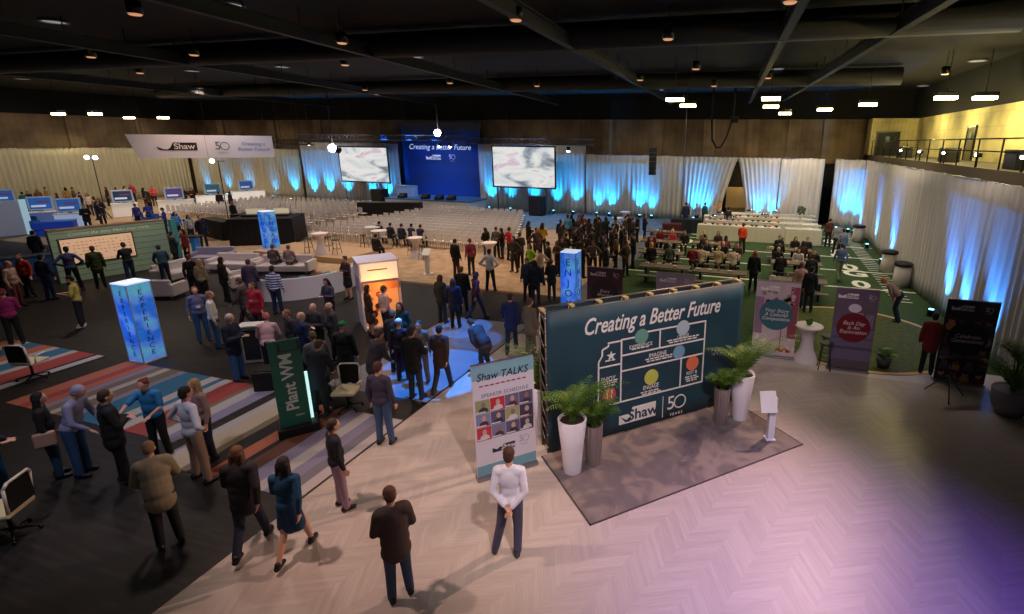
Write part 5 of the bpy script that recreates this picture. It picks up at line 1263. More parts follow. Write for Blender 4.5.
def build_pose(name, hi=False):
    P = POSES[name]; H = Vector((0, 0, .93)); lean = P.get('lean', 0); nod = P.get('nod', .08)
    dz = -.38 if P.get('sit') else 0
    def U(v): return bend(v, H, lean)+Vector((0, 0, dz))
    def T(v): return Vector(v)+Vector((0, 0, dz))
    sh = [U((-.175, 0, 1.425)), U((.175, 0, 1.425))]
    el_ = P.get('el', ((-.235, -.02, 1.14), (.235, -.02, 1.14))); wr_ = P.get('wr', ((-.25, .05, .89), (.25, .05, .89)))
    el = [U(v) for v in el_]; wr = [U(v) for v in wr_]
    if P.get('sit'):
        legs = (((-.12, .40, .54), (-.12, .42, .085)), ((.12, .40, .54), (.12, .42, .085)))
        legs = [(Vector(k)-Vector((0, 0, .0)), Vector(a)) for k, a in legs]
        hipz = .55
    else:
        legs = [(Vector(k), Vector(a)) for k, a in P.get('legs', (((-.10, .02, .5), (-.12, 0, .085)), ((.10, .02, .5), (.12, .03, .085))))]
        hipz = .93
    hip = [Vector((-.085, 0, hipz)), Vector((.085, 0, hipz))]
    neck0, neck1 = U((0, -.01, 1.45)), U((0, .015, 1.56))
    hc = U((0, .035, 1.645)); hr = Matrix.Rotation(-(lean*.8+nod), 3, 'X')
    def Hd(v): return hc+hr @ Vector(v)
    R = Matrix.Rotation(-lean, 3, 'X')
    def torso(bm, g=0, low=True):
        ball(bm, U((0, .0, 1.29)), .158+g, .105+g, .19+g, 16, rot=R); ball(bm, U((0, .015, 1.12)), .140+g*1.5, .105+g*1.5, .16+g, 16, rot=R)
        capsule(bm, sh[0]+Vector((.03, 0, -.01)), sh[1]-Vector((.03, 0, .01)), .066+g, .066+g)
        capsule(bm, U((-.07, -.01, 1.46)), U((.07, -.01, 1.46)), .05+g*.6, .05+g*.6)
        if low: ball(bm, U((0, 0, .97)) if not P.get('sit') else T((0, .0, .98)), .155+g, .115+g, .12+g, 16)
    def hand(bm, i):
        w, e = wr[i], el[i]; d = (w-e).normalized(); s = -1 if i == 0 else 1
        side = d.cross(Vector((0, 0, 1)) if abs(d.z) < .9 else Vector((0, 1, 0))).normalized()
        nrm = side.cross(d).normalized()
        if abs(d.z) >= .9: side, nrm = Vector((0, 1, 0)), Vector((s, 0, 0))
        pc = w+d*.045; 
        for t in (-.026, -.009, .009, .026): capsule(bm, w+side*t*.6+d*.01, w+d*.082+side*t, .015, .0125, 8)
        for k, (t, L) in enumerate(((-.03, .062), (-.010, .074), (.010, .078), (.030, .070))):
            b0 = w+d*.088+side*t; b1 = b0+(d*.93-nrm*s*.25 if abs(d.z) >= .9 else d*.93-Vector((0, 0, .3))).normalized()*L*.5; b2 = b1+(d*.75-(nrm*s if abs(d.z) >= .9 else Vector((0, 0, 1)))*.6).normalized()*L*.5
            capsule(bm, b0, b1, .0095, .0088, 8); capsule(bm, b1, b2, .0088, .0075, 8)
        th = side*(.030 if abs(d.z) >= .9 else -.030*s*-1)
        t0 = w+d*.02+th*.6; t1 = w+d*.055+th*1.65; t2 = t1+d*.036+th*.25
        capsule(bm, t0, t1, .0125, .011, 8); capsule(bm, t1, t2, .011, .009, 8)
    # body
    bm = bm_new(); torso(bm)
    for i in (0, 1):
        capsule(bm, sh[i], el[i], .05, .038); capsule(bm, el[i], wr[i], .038, .026); hand(bm, i)
        k, a = legs[i]; capsule(bm, hip[i], k, .082, .056); capsule(bm, k, k.lerp(a, .4), .055, .053); capsule(bm, k.lerp(a, .4), a, .053, .036)
        capsule(bm, a+Vector((0, -.03, -.04)), a+Vector((0, .12, -.055)), .035, .028)
    capsule(bm, neck0, neck1, .056, .052)
    ball(bm, Hd((0, 0, .02)), .075, .093, .098, 18, rot=hr); ball(bm, Hd((0, .022, -.045)), .056, .066, .066, 14, rot=hr)
    capsule(bm, Hd((0, .088, .0)), Hd((0, .108, -.026)), .012, .015, 8)
    for s in (-1, 1):
        ball(bm, Hd((s*.076, -.005, -.01)), .012, .02, .03, 8, rot=hr); capsule(bm, Hd((s*.04, .083, .02)), Hd((s*.015, .092, .02)), .009, .009, 8)
        ball(bm, Hd((s*.03, .075, -.03)), .02, .016, .018, 8, rot=hr)
    capsule(bm, Hd((-.018, .086, -.055)), Hd((.018, .086, -.055)), .009, .009, 8)
    body = fuse(bm, 'body_'+name, .0075 if hi else .0105, 1)
    # top: long sleeves
    bm = bm_new(); torso(bm, .016)
    for i in (0, 1): capsule(bm, sh[i], el[i], .064, .052); capsule(bm, el[i], el[i].lerp(wr[i], .93), .052, .040)
    if not P.get('sit'): capsule(bm, U((-.05, .0, .97)), U((.05, .0, .97)), .125, .125); 
    top = fuse(bm, 'top_'+name, .014, 9)
    bm = bm_new(); torso(bm, .016)
    for i in (0, 1): capsule(bm, sh[i], sh[i].lerp(el[i], .8), .066, .062)
    if not P.get('sit'): capsule(bm, U((-.05, .0, .97)), U((.05, .0, .97)), .125, .125)
    tee = fuse(bm, 'tee_'+name, .014, 8)
    # long coat
    bm = bm_new(); torso(bm, .034)
    for i in (0, 1): capsule(bm, sh[i], el[i], .074, .060); capsule(bm, el[i], el[i].lerp(wr[i], .93), .060, .048)
    if not P.get('sit'):
        ball(bm, U((0, .0, 1.0)), .19, .145, .18, 16); ball(bm, Vector((0, .0, .82)), .20, .15, .20, 16)
    coat = fuse(bm, 'coat_'+name, .016, 4)
    # trousers
    bm = bm_new()
    ball(bm, Vector((0, 0, hipz+.04)), .160, .122, .12, 16)
    for i in (0, 1):
        k, a = legs[i]; capsule(bm, hip[i], k, .097, .072); capsule(bm, k, a+Vector((0, 0, .0)), .072, .060)
    tr = fuse(bm, 'trousers_'+name, .014)
    # skirt (knee length)
    bm = bm_new(); ball(bm, Vector((0, 0, hipz+.04)), .160, .122, .12, 16)
    if P.get('sit'):
        for i in (0, 1): capsule(bm, hip[i], legs[i][0], .10, .08)
    else:
        capsule(bm, (-.05, 0, .9), (-.09, .01, .6), .12, .12); capsule(bm, (.05, 0, .9), (.09, .01, .6), .12, .12); capsule(bm, (0, 0, .9), (0, .01, .58), .13, .13)
    sk = fuse(bm, 'skirt_'+name, .016, 3)
    shoes = []
    for i in (0, 1):
        a = legs[i][1]; bm = bm_new(); capsule(bm, a+Vector((0, -.045, -.035)), a+Vector((0, .13, -.05)), .047, .038); capsule(bm, a+Vector((0, -.02, .02)), a+Vector((0, -.02, -.04)), .044, .046)
        for v in bm.verts: v.co.z = max(v.co.z, a.z-.085)
        shoes.append(fuse(bm, 'shoe_'+name, .012, 1))
    def hair(kind):
        bm = bm_new()
        ball(bm, Hd((0, -.016, .042)), .084, .092, .088, 18, rot=hr); ball(bm, Hd((0, -.045, .0)), .078, .068, .09, 14, rot=hr)
        if kind == 'long':
            for s in (-1, 0, 1): capsule(bm, Hd((s*.06, -.05, 0)), Hd((s*.075, -.075 if s == 0 else -.05, -.22)), .04, .035)
            capsule(bm, Hd((-.07, -.01, .03)), Hd((-.082, .0, -.17)), .026, .022); capsule(bm, Hd((.07, -.01, .03)), Hd((.082, .0, -.17)), .026, .022)
        if kind == 'bun': ball(bm, Hd((0, -.105, .06)), .045, .045, .045, 10)
        return fuse(bm, 'hair_%s_%s' % (kind, name), .009, 1)
    bm = bm_new(); ball(bm, Hd((0, -.005, .055)), .090, .10, .078, 18, rot=hr); capsule(bm, Hd((-.03, .09, .035)), Hd((.03, .09, .035)), .02, .02); cap = fuse(bm, 'cap_'+name, .009, 1)
    return dict(body=body, top=top, tee=tee, coat=coat, trousers=tr, skirt=sk, shoes=shoes, short=hair('short'), long=hair('long'), bun=hair('bun'), cap=cap, head=(hc.copy(), hr.copy()), wr=wr)
SKIN = ((206, 156, 132), (190, 140, 116), (150, 104, 80), (214, 166, 144))
def part(name, me, par, m):
    o = bpy.data.objects.new(name, me); C.objects.link(o)
    if par: o.parent = par
    o.material_slots[0].link = 'OBJECT'; o.material_slots[0].material = m
    return o
EYE = simple_mesh(lambda bm: ball(bm, (0, 0, 0), .0105, .0105, .0105, 10), [mat((20, 16, 14), .3)], 'eye')
def striped_cloth():
    m, nt, b = nodes_mat('striped_cloth'); tc = N(nt, 'ShaderNodeTexCoord'); sp = N(nt, 'ShaderNodeSeparateXYZ'); nt.links.new(tc.outputs['Object'], sp.inputs[0])
    nt.links.new(ramp(nt, mth(nt, 'FRACT', mth(nt, 'MULTIPLY', sp.outputs[2], 11)), [(0, (44, 60, 140)), (.52, (214, 214, 236))], 'CONSTANT'), b.inputs['Base Color']); b.inputs['Roughness'].default_value = .8
    return m
M_str = striped_cloth()
def cloth(c): return M_str if c == 'stripes' else mat(c, .8, noise=.10, nscale=6)
def person(x, y, h, face, pose, top, legs, hairc, label, hair='short', kind='top', leg='trousers', shoe=(20, 18, 18), skin=0, z=0, group=None, near=False, bag=None, lanyard=False):
    if (pose, near) not in PM: PM[(pose, near)] = build_pose(pose, near)
    M = PM[(pose, near)]
    b = part('person', M['body'], None, mat(SKIN[skin], .55)); b.location = (x, y, z); s = h/1.75
    b.scale = (s, s, s); b.rotation_euler = (0, 0, R_(face))
    b['label'] = label; b['category'] = 'person'
    if group: b['group'] = group
    nm = {'top': 'shirt', 'tee': 'short_sleeved_shirt', 'coat': 'coat'}[kind]
    part(nm, M[kind], b, cloth(top)); part(leg, M[leg], b, cloth(legs))
    for q in M['shoes']: part('shoe', q, b, mat(shoe, .5))
    if hair: part('cap' if hair == 'cap' else 'hair', M[hair], b, mat(hairc, .8))
    if near or (x*x+y*y < 260):
        hc, hr = M['head']
        for sx in (-1, 1):
            e = bpy.data.objects.new('eye', EYE); C.objects.link(e); e.parent = b; e.location = hc+hr @ Vector((sx*.03, .083, .005))
    if lanyard: obj('name_badge', box(bm_new(), -.05, .05, .155, .16, 1.12, 1.19), mat((236, 236, 238), .5), b)
    if bag: obj('shoulder_bag', box(bm_new(), .2, .3, -.16, .14, .78, 1.06, bev=.03), mat(bag, .6), b)
    return b
WH, NV, BK, GY, JN, KHk, MR = (214, 212, 222), (24, 34, 62), (16, 15, 17), (84, 82, 88), (52, 86, 132), (150, 128, 106), (104, 26, 38)
HB, HD, HL, HG = (52, 34, 24), (20, 16, 15), (168, 128, 84), (176, 170, 168)
def at(px, py, *a, **k):
    x, y = spot(px, py); return person(x, y, *a, **k)
# hero
at(513, 553, 1.78, 16, 'back_hands', (222, 218, 232), (72, 72, 96), (70, 40, 28), 'person in white shirt and grey trousers, hands clasped behind, facing the speaker banner', near=True, skin=0, shoe=(50, 48, 60))
# foreground left group
at(203, 480, 1.84, -8, 'hips', (206, 204, 216), (150, 124, 104), (40, 26, 20), 'person in white shirt and khaki trousers seen from behind in the group at lower left', near=True)
at(126, 482, 1.80, -20, 'fold', (16, 16, 20), (14, 14, 18), (60, 40, 30), 'person in dark suit jacket, back turned, left of the bright blue shirt', kind='coat', near=True)
at(164, 455, 1.66, 205, 'reach', (36, 118, 176), (18, 18, 24), (110, 50, 36), 'person in bright blue shirt reaching out both arms towards the white-shirted one', kind='tee', near=True, hair='bun')
at(212, 458, 1.68, 165, 'stand', (150, 120, 116), (24, 30, 50), HL, 'blond person half hidden behind the khaki-trousered one', near=True, hair='long')
at(84, 474, 1.80, -60, 'lean', (142, 140, 178), (38, 74, 118), (150, 148, 180), 'person in pale lavender shirt and blue jeans leaning over at lower left', hair='short')
at(60, 476, 1.66, -30, 'stand', (24, 22, 26), (34, 60, 92), HD, 'dark-haired person with tan shoulder bag left of the lavender shirt', hair='long', bag=(188, 150, 124))
at(4, 505, 1.72, -60, 'phone', (26, 28, 44), (28, 80, 108), HD, 'person in dark jacket holding up a phone at the left edge', near=True)
at(172, 545, 1.70, 60, 'lean', (140, 128, 104), (28, 30, 36), (132, 100, 76), 'person in wide khaki jacket bending forward in front of the group at lower left', kind='coat')
at(254, 549, 1.72, 30, 'walk', (34, 30, 36), (26, 34, 56), (96, 66, 44), 'long-haired person in dark clothes walking at the edge of the pale floor', hair='long', kind='coat')
at(297, 556, 1.64, 20, 'walk', (18, 70, 106), (16, 62, 96), (40, 30, 28), 'person in petrol-blue dress with bare legs walking on the pale floor edge', leg='skirt', kind='top', hair='long', near=True)
at(343, 508, 1.66, -30, 'stand', (22, 22, 30), (160, 130, 150), (60, 40, 36), 'person in black top and pinkish trousers standing where the striped carpet meets the pale floor', near=True)
at(402, 598, 1.72, 50, 'phone', (64, 48, 44), (54, 66, 92), (84, 54, 40), 'person in brown jacket and jeans walking across the pale floor at bottom centre', near=True, hair='short', kind='coat')
at(386, 444, 1.80, 10, 'stand', (60, 54, 78), (60, 84, 124), (70, 44, 36), 'person in dark vest and jeans standing at the edge of the pale floor', near=True)
at(417, 399, 1.82, 5, 'fold', (16, 15, 17), (34, 50, 70), (60, 44, 36), 'person in round black jacket and jeans with back turned, left of the blue-lit floor', kind='coat', near=True)
at(240, 380, 1.78, -75, 'phone', (26, 30, 62), (58, 104, 160), (216, 196, 204), 'white-haired person in navy jacket and light jeans left of the Plant WM sign', kind='coat', near=True)
at(219, 348, 1.74, -40, 'stand', (206, 206, 216), (30, 78, 124), (150, 110, 96), 'person in white shirt and blue jeans, right one of a pair', near=True)
at(205, 341, 1.72, -120, 'stand', (96, 100, 140), (28, 74, 122), (130, 70, 70), 'person in grey-blue shirt and jeans with badge, left one of a pair', lanyard=True)
at(274, 377, 1.72, 40, 'lean', (214, 168, 178), (30, 24, 44), (178, 90, 96), 'person in pale pink shirt at the white cabinet lectern', near=True)
at(309, 376, 1.74, -10, 'stand', (20, 34, 76), (18, 22, 40), (190, 150, 120), 'balding person in navy jacket behind the Plant WM sign', kind='coat')
at(296, 366, 1.62, 160, 'stand', (46, 40, 52), (24, 22, 28), (150, 96, 64), 'short-haired brown person behind the top of the Plant WM sign')
at(322, 364, 1.76, 190, 'fold', (40, 38, 46), (20, 20, 24), (170, 110, 96), 'bald person in dark shirt with white badge facing the crowd', hair=None, lanyard=True)
at(338, 362, 1.74, 150, 'stand', (56, 50, 54), (20, 20, 24), (150, 90, 80), 'bald person behind the green cap', hair=None, kind='coat')
at(350, 389, 1.76, 20, 'stand', (24, 24, 24), (14, 14, 15), (16, 120, 62), 'person in black coat wearing a green cap', hair='cap', kind='coat', near=True)
at(325, 402, 1.74, 60, 'lean', (98, 92, 92), (40, 70, 60), (96, 80, 56), 'person in grey jacket leaning forward in front of the badge wearer', kind='coat', near=True)
at(322, 416, 1.76, 15, 'lean', (18, 20, 40), (16, 18, 30), (90, 60, 46), 'person in dark navy coat bending just right of the Plant WM sign', kind='coat', near=True)
at(333, 327, 1.66, 180, 'phone', (60, 58, 84), (28, 26, 34), (40, 20, 26), 'dark-haired person holding a white sheet in front of the curved bench', hair='long')
at(350, 299, 1.70, 170, 'fold', (60, 40, 52), (16, 14, 18), (44, 26, 28), 'person in short black skirt standing against the left side of the glowing booth', leg='skirt', hair='bun')
at(372, 337, 1.68, -35, 'stand', (52, 34, 24), (70, 46, 30), (50, 32, 22), 'person in patterned brown dress looking into the glowing booth', leg='skirt', hair='long')
at(388, 338, 1.70, -20, 'stand', (222, 180, 160), (34, 36, 60), (96, 70, 50), 'person in pale pink top and dark trousers at the front of the glowing booth')
at(279, 314, 1.74, 20, 'stand', 'stripes', (18, 34, 78), (26, 18, 20), 'person in blue and white striped shirt facing the curved bench', near=True)
at(261, 334, 1.70, 190, 'stand', (176, 40, 66), (50, 42, 56), (96, 62, 80), 'person in crimson jacket with badge walking in front of the lounge', lanyard=True, kind='coat')
at(250, 330, 1.74, 120, 'walk', (70, 62, 72), (48, 44, 52), (80, 56, 60), 'person in grey jacket left of the crimson jacket', kind='coat')
at(255, 304, 1.70, 30, 'stand', (70, 60, 92), (50, 46, 66), (90, 60, 80), 'person in muted purple jacket behind the crimson jacket', kind='coat')
at(207, 303, 1.68, 10, 'stand', (170, 152, 120), (26, 20, 26), (190, 150, 96), 'blond person in beige top seen from behind near the lounge', hair='long')
at(197, 299, 1.74, 30, 'stand', (24, 26, 34), (22, 20, 26), (110, 56, 60), 'person in black shirt left of the blond one in beige')
at(228, 302, 1.72, -20, 'stand', (16, 16, 20), (14, 14, 18), HD, 'long-haired person all in black beside the white lounge sofas', kind='coat', hair='long')
person(-20.5, 17.7, 1.7, 25, 'sit', (150, 130, 140), (60, 50, 60), (150, 96, 84), 'person in pale pink top sitting on the lounge sofa, right one of the pair', z=.0)
person(-21.2, 17.5, 1.72, 25, 'sit', (96, 84, 96), (40, 36, 44), (130, 70, 66), 'person in grey top sitting on the lounge sofa, left one of the pair')
at(84, 327, 1.72, 140, 'phone', (206, 190, 96), (30, 32, 50), (30, 20, 18), 'person in yellow shirt, dark trousers and white shoes looking at a phone', shoe=(200, 190, 180), near=True, kind='tee')
at(77, 291, 1.80, 50, 'hips', (66, 76, 124), (12, 12, 18), (24, 16, 18), 'person in blue-grey shirt with elbows out facing the peach map panel')
at(102, 288, 1.74, 55, 'stand', (56, 64, 30), (24, 34, 30), (80, 54, 40), 'person in olive jacket in front of the peach map panel', kind='coat')
at(133, 283, 1.74, 80, 'reach', (20, 20, 26), (34, 66, 106), (50, 34, 30), 'person in black shirt and jeans touching the right end of the map panel')
at(168, 285, 1.70, 70, 'lean', (30, 74, 100), (26, 50, 80), (40, 60, 70), 'person in teal clothes leaning near the right end of the grey-green wall')
at(52, 300, 1.76, 20, 'stand', (22, 34, 62), (28, 52, 92), (30, 18, 18), 'person in navy top and jeans in the group at the left, rightmost of it')
at(20, 307, 1.70, -60, 'stand', (182, 150, 136), (110, 50, 56), (170, 110, 80), 'person in cream top and maroon trousers in the group at the left')
at(32, 297, 1.70, 200, 'stand', (170, 42, 26), (36, 20, 22), (110, 60, 44), 'person in red-orange top in the group at the left')
at(18, 345, 1.72, 60, 'phone', (156, 40, 110), (18, 16, 22), (120, 50, 56), 'person in magenta top above the far left striped carpet', near=True)
at(42, 268, 1.76, 30, 'stand', (18, 22, 36), (16, 18, 30), (30, 24, 26), 'person in dark clothes at the left end of the grey-green wall', kind='coat')
at(6, 300, 1.72, 10, 'stand', (60, 24, 70), (30, 26, 36), (60, 36, 30), 'person in purple top at the left edge of the hall')
# around the blue-lit floor
at(398, 372, 1.72, 10, 'stand', (40, 36, 34), (26, 24, 28), (110, 70, 48), 'brown-haired person in black jacket beside the glowing booth', kind='coat')
at(405, 360, 1.70, 200, 'stand', (30, 44, 34), (30, 28, 30), (90, 54, 38), 'person in dark green jacket just right of the glowing booth', hair='long', kind='coat')
at(424, 382, 1.66, -160, 'stand', (128, 106, 92), (110, 90, 80), (70, 44, 34), 'person in beige top left of the blue-lit floor', hair='bun')
at(404, 380, 1.66, 20, 'stand', (36, 28, 36), (60, 30, 40), (210, 200, 210), 'person wearing a white cap in front of the beige top', hair='cap')
at(377, 400, 1.74, -15, 'lean', (70, 64, 74), (40, 40, 56), (96, 70, 60), 'stooping person in grey jacket left of the round black jacket', kind='coat', near=True)
at(443, 323, 1.68, -10, 'stand', (30, 40, 30), (24, 40, 44), (84, 48, 34), 'person with long brown hair in dark green jacket beyond the blue-lit floor', hair='long', kind='coat')
at(456, 328, 1.68, 15, 'stand', (20, 26, 56), (12, 12, 16), (80, 54, 40), 'person in navy knee-length coat and black leggings', hair='long', kind='coat')
at(477, 319, 1.68, -30, 'walk', (88, 24, 40), (30, 26, 50), (66, 36, 36), 'person in maroon sweater on the blue-lit floor', hair='long')
at(464, 314, 1.74, 20, 'stand', (16, 16, 20), (14, 14, 18), (110, 80, 50), 'person in black between the navy coat and the maroon sweater', kind='coat')
at(491, 291, 1.76, 5, 'hips', (196, 194, 200), (18, 16, 20), (30, 22, 22), 'person in dark trousers and white sleeves seen from behind near the beige table')
at(457, 277, 1.74, -10, 'stand', (22, 18, 24), (70, 22, 40), (40, 28, 30), 'person in black jacket and maroon trousers by the audience chairs', kind='coat')
at(472, 275, 1.70, 60, 'stand', (136, 44, 70), (40, 30, 40), (120, 60, 70), 'person in rose top behind the black jacket')
at(512, 352, 1.78, 20, 'walk', (22, 40, 90), (24, 34, 60), (60, 44, 40), 'person in dark blue walking left of the beige-coated one near the board', kind='coat')
at(531, 356, 1.74, -20, 'stand', (112, 100, 84), (96, 84, 74), (96, 70, 54), 'person in beige coat just left of the board end', kind='coat')
at(443, 391, 1.70, 10, 'walk', (60, 40, 34), (40, 32, 40), (50, 34, 28), 'person in brown silhouetted on the bright blue floor', kind='coat')
at(487, 375, 1.70, 70, 'bend', (56, 46, 48), (34, 34, 50), (60, 40, 34), 'person bending forward above the speaker banner', kind='coat')
# audience sitters
SIT = [(380, 236, (30, 40, 70)), (391, 238, (20, 22, 34)), (402, 239, (24, 30, 60)), (412, 239, (30, 40, 80)), (421, 240, (28, 34, 66)), (377, 252, (26, 20, 30))]
for i, (px, py, c) in enumerate(SIT):
    x, y = spot(px, py+8); person(x, y, 1.72, 0, 'sit', c, (24, 24, 34), HD, 'dark-clothed person seated in the back rows of the audience, ' + ('leftmost', 'second from left', 'third from left', 'fourth from left', 'rightmost', 'nearest, by the bistro tables')[i], kind='coat')
# crowd between the audience and the board
rc = random.Random(21)
CR = [(487, 259, BK, 'black jacket beside the beige cocktail table'), (497, 258, (96, 90, 84), 'grey-brown top behind the cocktail table'), (503, 259, BK, 'black jacket left of the red jacket'), (510, 261, (176, 20, 44), 'bright red jacket by the seats'),
      (521, 268, (30, 18, 26), 'dark maroon top right of the red jacket'), (531, 280, (150, 190, 40), 'lime green shirt'), (541, 286, (196, 176, 156), 'cream top next to the lime green shirt'), (549, 280, BK, 'black coat left of the ENJOY tower'),
      (529, 252, (22, 18, 24), 'dark jacket in front of the white chairs'), (543, 256, (186, 150, 50), 'mustard yellow top'), (537, 262, (60, 40, 48), 'plum top behind the lime green shirt'), (568, 243, (90, 150, 190), 'pale blue shirt on the blue carpet'),
      (565, 262, (96, 84, 48), 'olive jacket left of the ENJOY tower top'), (558, 276, (70, 40, 30), 'rust brown jacket beside the ENJOY tower'), (583, 240, (160, 60, 60), 'red and white scarf at the crowd back'), (580, 252, BK, 'black coat at the crowd back'),
      (589, 248, (40, 30, 24), 'dark brown coat behind the ENJOY tower'), (599, 247, (18, 22, 40), 'midnight coat at the crowd back'), (611, 258, (20, 20, 28), 'black dress in the crowd middle'), (603, 262, (30, 44, 96), 'royal blue dress'),
      (615, 245, (120, 170, 220), 'light blue shirt at the crowd back'), (625, 244, (70, 40, 30), 'tan and black jacket at the crowd back'), (621, 256, (24, 20, 24), 'dark top below the light blue shirt'), (633, 268, (18, 18, 26), 'black round jacket at the crowd right'),
      (593, 275, (90, 84, 80), 'grey coat right of the ENJOY tower'), (606, 280, (24, 20, 22), 'black top in front of the maroon banner'), (625, 276, (60, 44, 30), 'brown plaid top'), (616, 268, (96, 80, 60), 'taupe top'), (586, 268, (30, 26, 34), 'charcoal top beside the tower'),
      (574, 285, (40, 34, 40), 'dark grey jacket left of the maroon banner'), (552, 300, (20, 18, 22), 'black clothes near the tower foot'), (536, 305, (16, 16, 22), 'black clothes below the lime green shirt'), (528, 300, (34, 44, 66), 'slate blue top below the lime green shirt'), (515, 272, (46, 40, 36), 'umber top near the beige carpet edge')]
for i, (px, py, c, ds) in enumerate(CR):
    x, y = spot(px, py); person(x, y, rc.uniform(1.62, 1.80), rc.uniform(-180, 180), rc.choice(('stand', 'fold', 'phone', 'hips', 'stand')), c, rc.choice((BK, (24, 28, 46), (34, 34, 40), JN if i % 5 == 0 else BK)), rc.choice((HD, HB, (84, 60, 44), HD)), 'standing person in ' + ds, hair=rc.choice(('short', 'long', 'short')), kind='coat' if sum(c) < 150 else 'top', skin=rc.choice((0, 1, 2)), group='standing crowd between the seats and the turf')
taken = [(o.location.x, o.location.y) for o in bpy.data.objects if o.get('category') == 'person']; placed = 0
for i in range(400):
    px, py = rc.uniform(560, 645), rc.uniform(240, 286)
    x, y = spot(px, py)
    if placed >= 26 or (abs(x+6.41) < .8 and abs(y-16.78) < .8) or min((x-a)**2+(y-b)**2 for a, b in taken) < .62**2: continue
    if x > -6.9 and y > 20: continue
    taken.append((x, y)); placed += 1
    person(x, y, rc.uniform(1.6, 1.78), rc.uniform(-180, 180), rc.choice(('stand', 'fold', 'phone')), rc.choice((BK, (24, 22, 28), (34, 28, 30), (28, 30, 44))), BK, rc.choice((HD, HB)), 'dark-clothed person deep in the standing crowd behind the ENJOY tower', hair=rc.choice(('short', 'long')), kind='coat', skin=rc.choice((0, 1, 2)), group='dark-clothed people in the crowd')
# seated on the turf tables and around
def bench_people(rows):
    for (x, y, f, c, hc, ds, hk) in rows:
        person(x, y, 1.7, f, 'sit', c, (26, 26, 34), hc, 'person in %s seated' % ds, hair=hk, kind='coat' if sum(c) < 120 else 'top', group='people seated on the turf')
bench_people([(-5.4, 28.35, 180, (120, 20, 36), HD, 'dark red top at the third left table, left', 'long'), (-4.7, 28.4, 180, (190, 60, 80), (214, 206, 206), 'red plaid top with white hair, third left table', 'short'), (-4.0, 28.3, 180, (24, 20, 24), HB, 'black jacket at the third left table, right', 'short'),
  (-5.6, 26.85, 0, (110, 30, 30), HB, 'dark red jacket at the third left table, near side', 'short'),
  (-5.3, 25.45, 180, (60, 40, 30), (150, 90, 50), 'brown top with auburn hair at the second left table', 'long'), (-4.4, 25.4, 180, BK, HD, 'black top at the second left table, far side', 'short'), (-5.0, 23.95, 0, (30, 26, 30), (220, 150, 70), 'dark top with orange-blond hair at the second left table', 'long'), (-4.1, 24.0, 0, (80, 96, 70), (150, 146, 140), 'grey-green top with grey hair at the second left table', 'short'),
  (-3.0, 24.0, 0, (130, 18, 30), HD, 'red sweater by the second left table end', 'short'),
  (-2.6, 24.15, 0, (206, 184, 150), HB, 'cream shirt at the centre table, left', 'short'), (-1.8, 24.2, 0, (196, 172, 128), (200, 160, 110), 'sand shirt at the centre table, middle', 'short'), (-1.1, 24.1, 0, (214, 190, 160), (60, 36, 28), 'cream jacket at the centre table, right', 'short'),
  (-2.5, 25.6, 180, (30, 34, 50), (160, 110, 90), 'navy shirt across the centre table, left', 'short'), (-1.7, 25.65, 180, (30, 28, 40), (176, 120, 96), 'dark shirt across the centre table, middle', None), (-1.0, 25.6, 180, (90, 60, 70), HD, 'mauve shirt across the centre table, right', 'short'),
  (-3.0, 28.6, 180, (150, 130, 90), (180, 150, 110), 'straw-coloured top at the centre back table', 'short'), (-2.2, 28.6, 180, (60, 44, 50), HB, 'plum top at the centre back table', 'long'), (-2.8, 27.2, 0, (44, 44, 50), HD, 'charcoal top at the centre back table, near side', 'short'), (-1.7, 27.15, 0, (120, 70, 60), HB, 'russet top at the centre back table, near side', 'long'),
  (1.0, 28.3, 180, BK, HD, 'black top at the right back table, left', 'short'), (1.8, 28.3, 180, (40, 30, 34), HD, 'black cardigan at the right back table, middle', 'long'), (2.4, 28.3, 180, (26, 30, 40), HB, 'dark shirt at the right back table, right', 'short'),
  (1.0, 26.9, 0, (20, 20, 24), HD, 'black shirt at the right back table, near side left', 'short'), (2.1, 26.9, 0, (70, 26, 34), HD, 'wine-red shirt at the right back table, near side', 'long'),
  (.9, 25.15, 180, (26, 24, 30), (170, 110, 90), 'dark shirt at the right table, far side', None), (1.8, 25.15, 180, (200, 190, 190), HD, 'white top at the right table, far side', 'long'), (2.5, 25.1, 180, (20, 20, 28), HD, 'black top at the right table, far side right', 'short'), (1.0, 23.65, 0, (18, 18, 22), HD, 'black jacket at the right table, near side', 'short'), (2.3, 23.7, 0, (24, 22, 26), HB, 'dark jacket at the right table, near side right', 'short')])
at(797, 308, 1.76, 0, 'stand', (196, 150, 130), (26, 28, 40), (120, 70, 50), 'person in pale peach shirt standing behind the pink banner', kind='top')
at(807, 312, 1.72, -20, 'stand', (20, 20, 26), (20, 22, 40), HD, 'person in black right of the pale peach shirt', kind='coat')
at(752, 291, 1.72, -10, 'stand', (22, 20, 24), (16, 16, 20), (170, 90, 50), 'auburn-haired person in black standing behind the right end of the board', kind='coat', hair='long')
at(741, 254, 1.74, -10, 'walk', (226, 70, 30), (60, 60, 70), (70, 36, 24), 'person in bright orange shirt in front of the buffet')
at(685, 227, 1.78, 10, 'stand', (30, 40, 80), (20, 24, 40), HD, 'person in blue-black jacket, left of three standing by the back curtain', kind='coat'); at(696, 227, 1.72, 160, 'stand', (150, 150, 190), (24, 30, 60), HB, 'person in pale lilac shirt, middle of three standing by the back curtain'); at(704, 226, 1.74, -30, 'stand', (24, 96, 104), (30, 40, 50), HD, 'person in teal top, right of three standing by the back curtain')
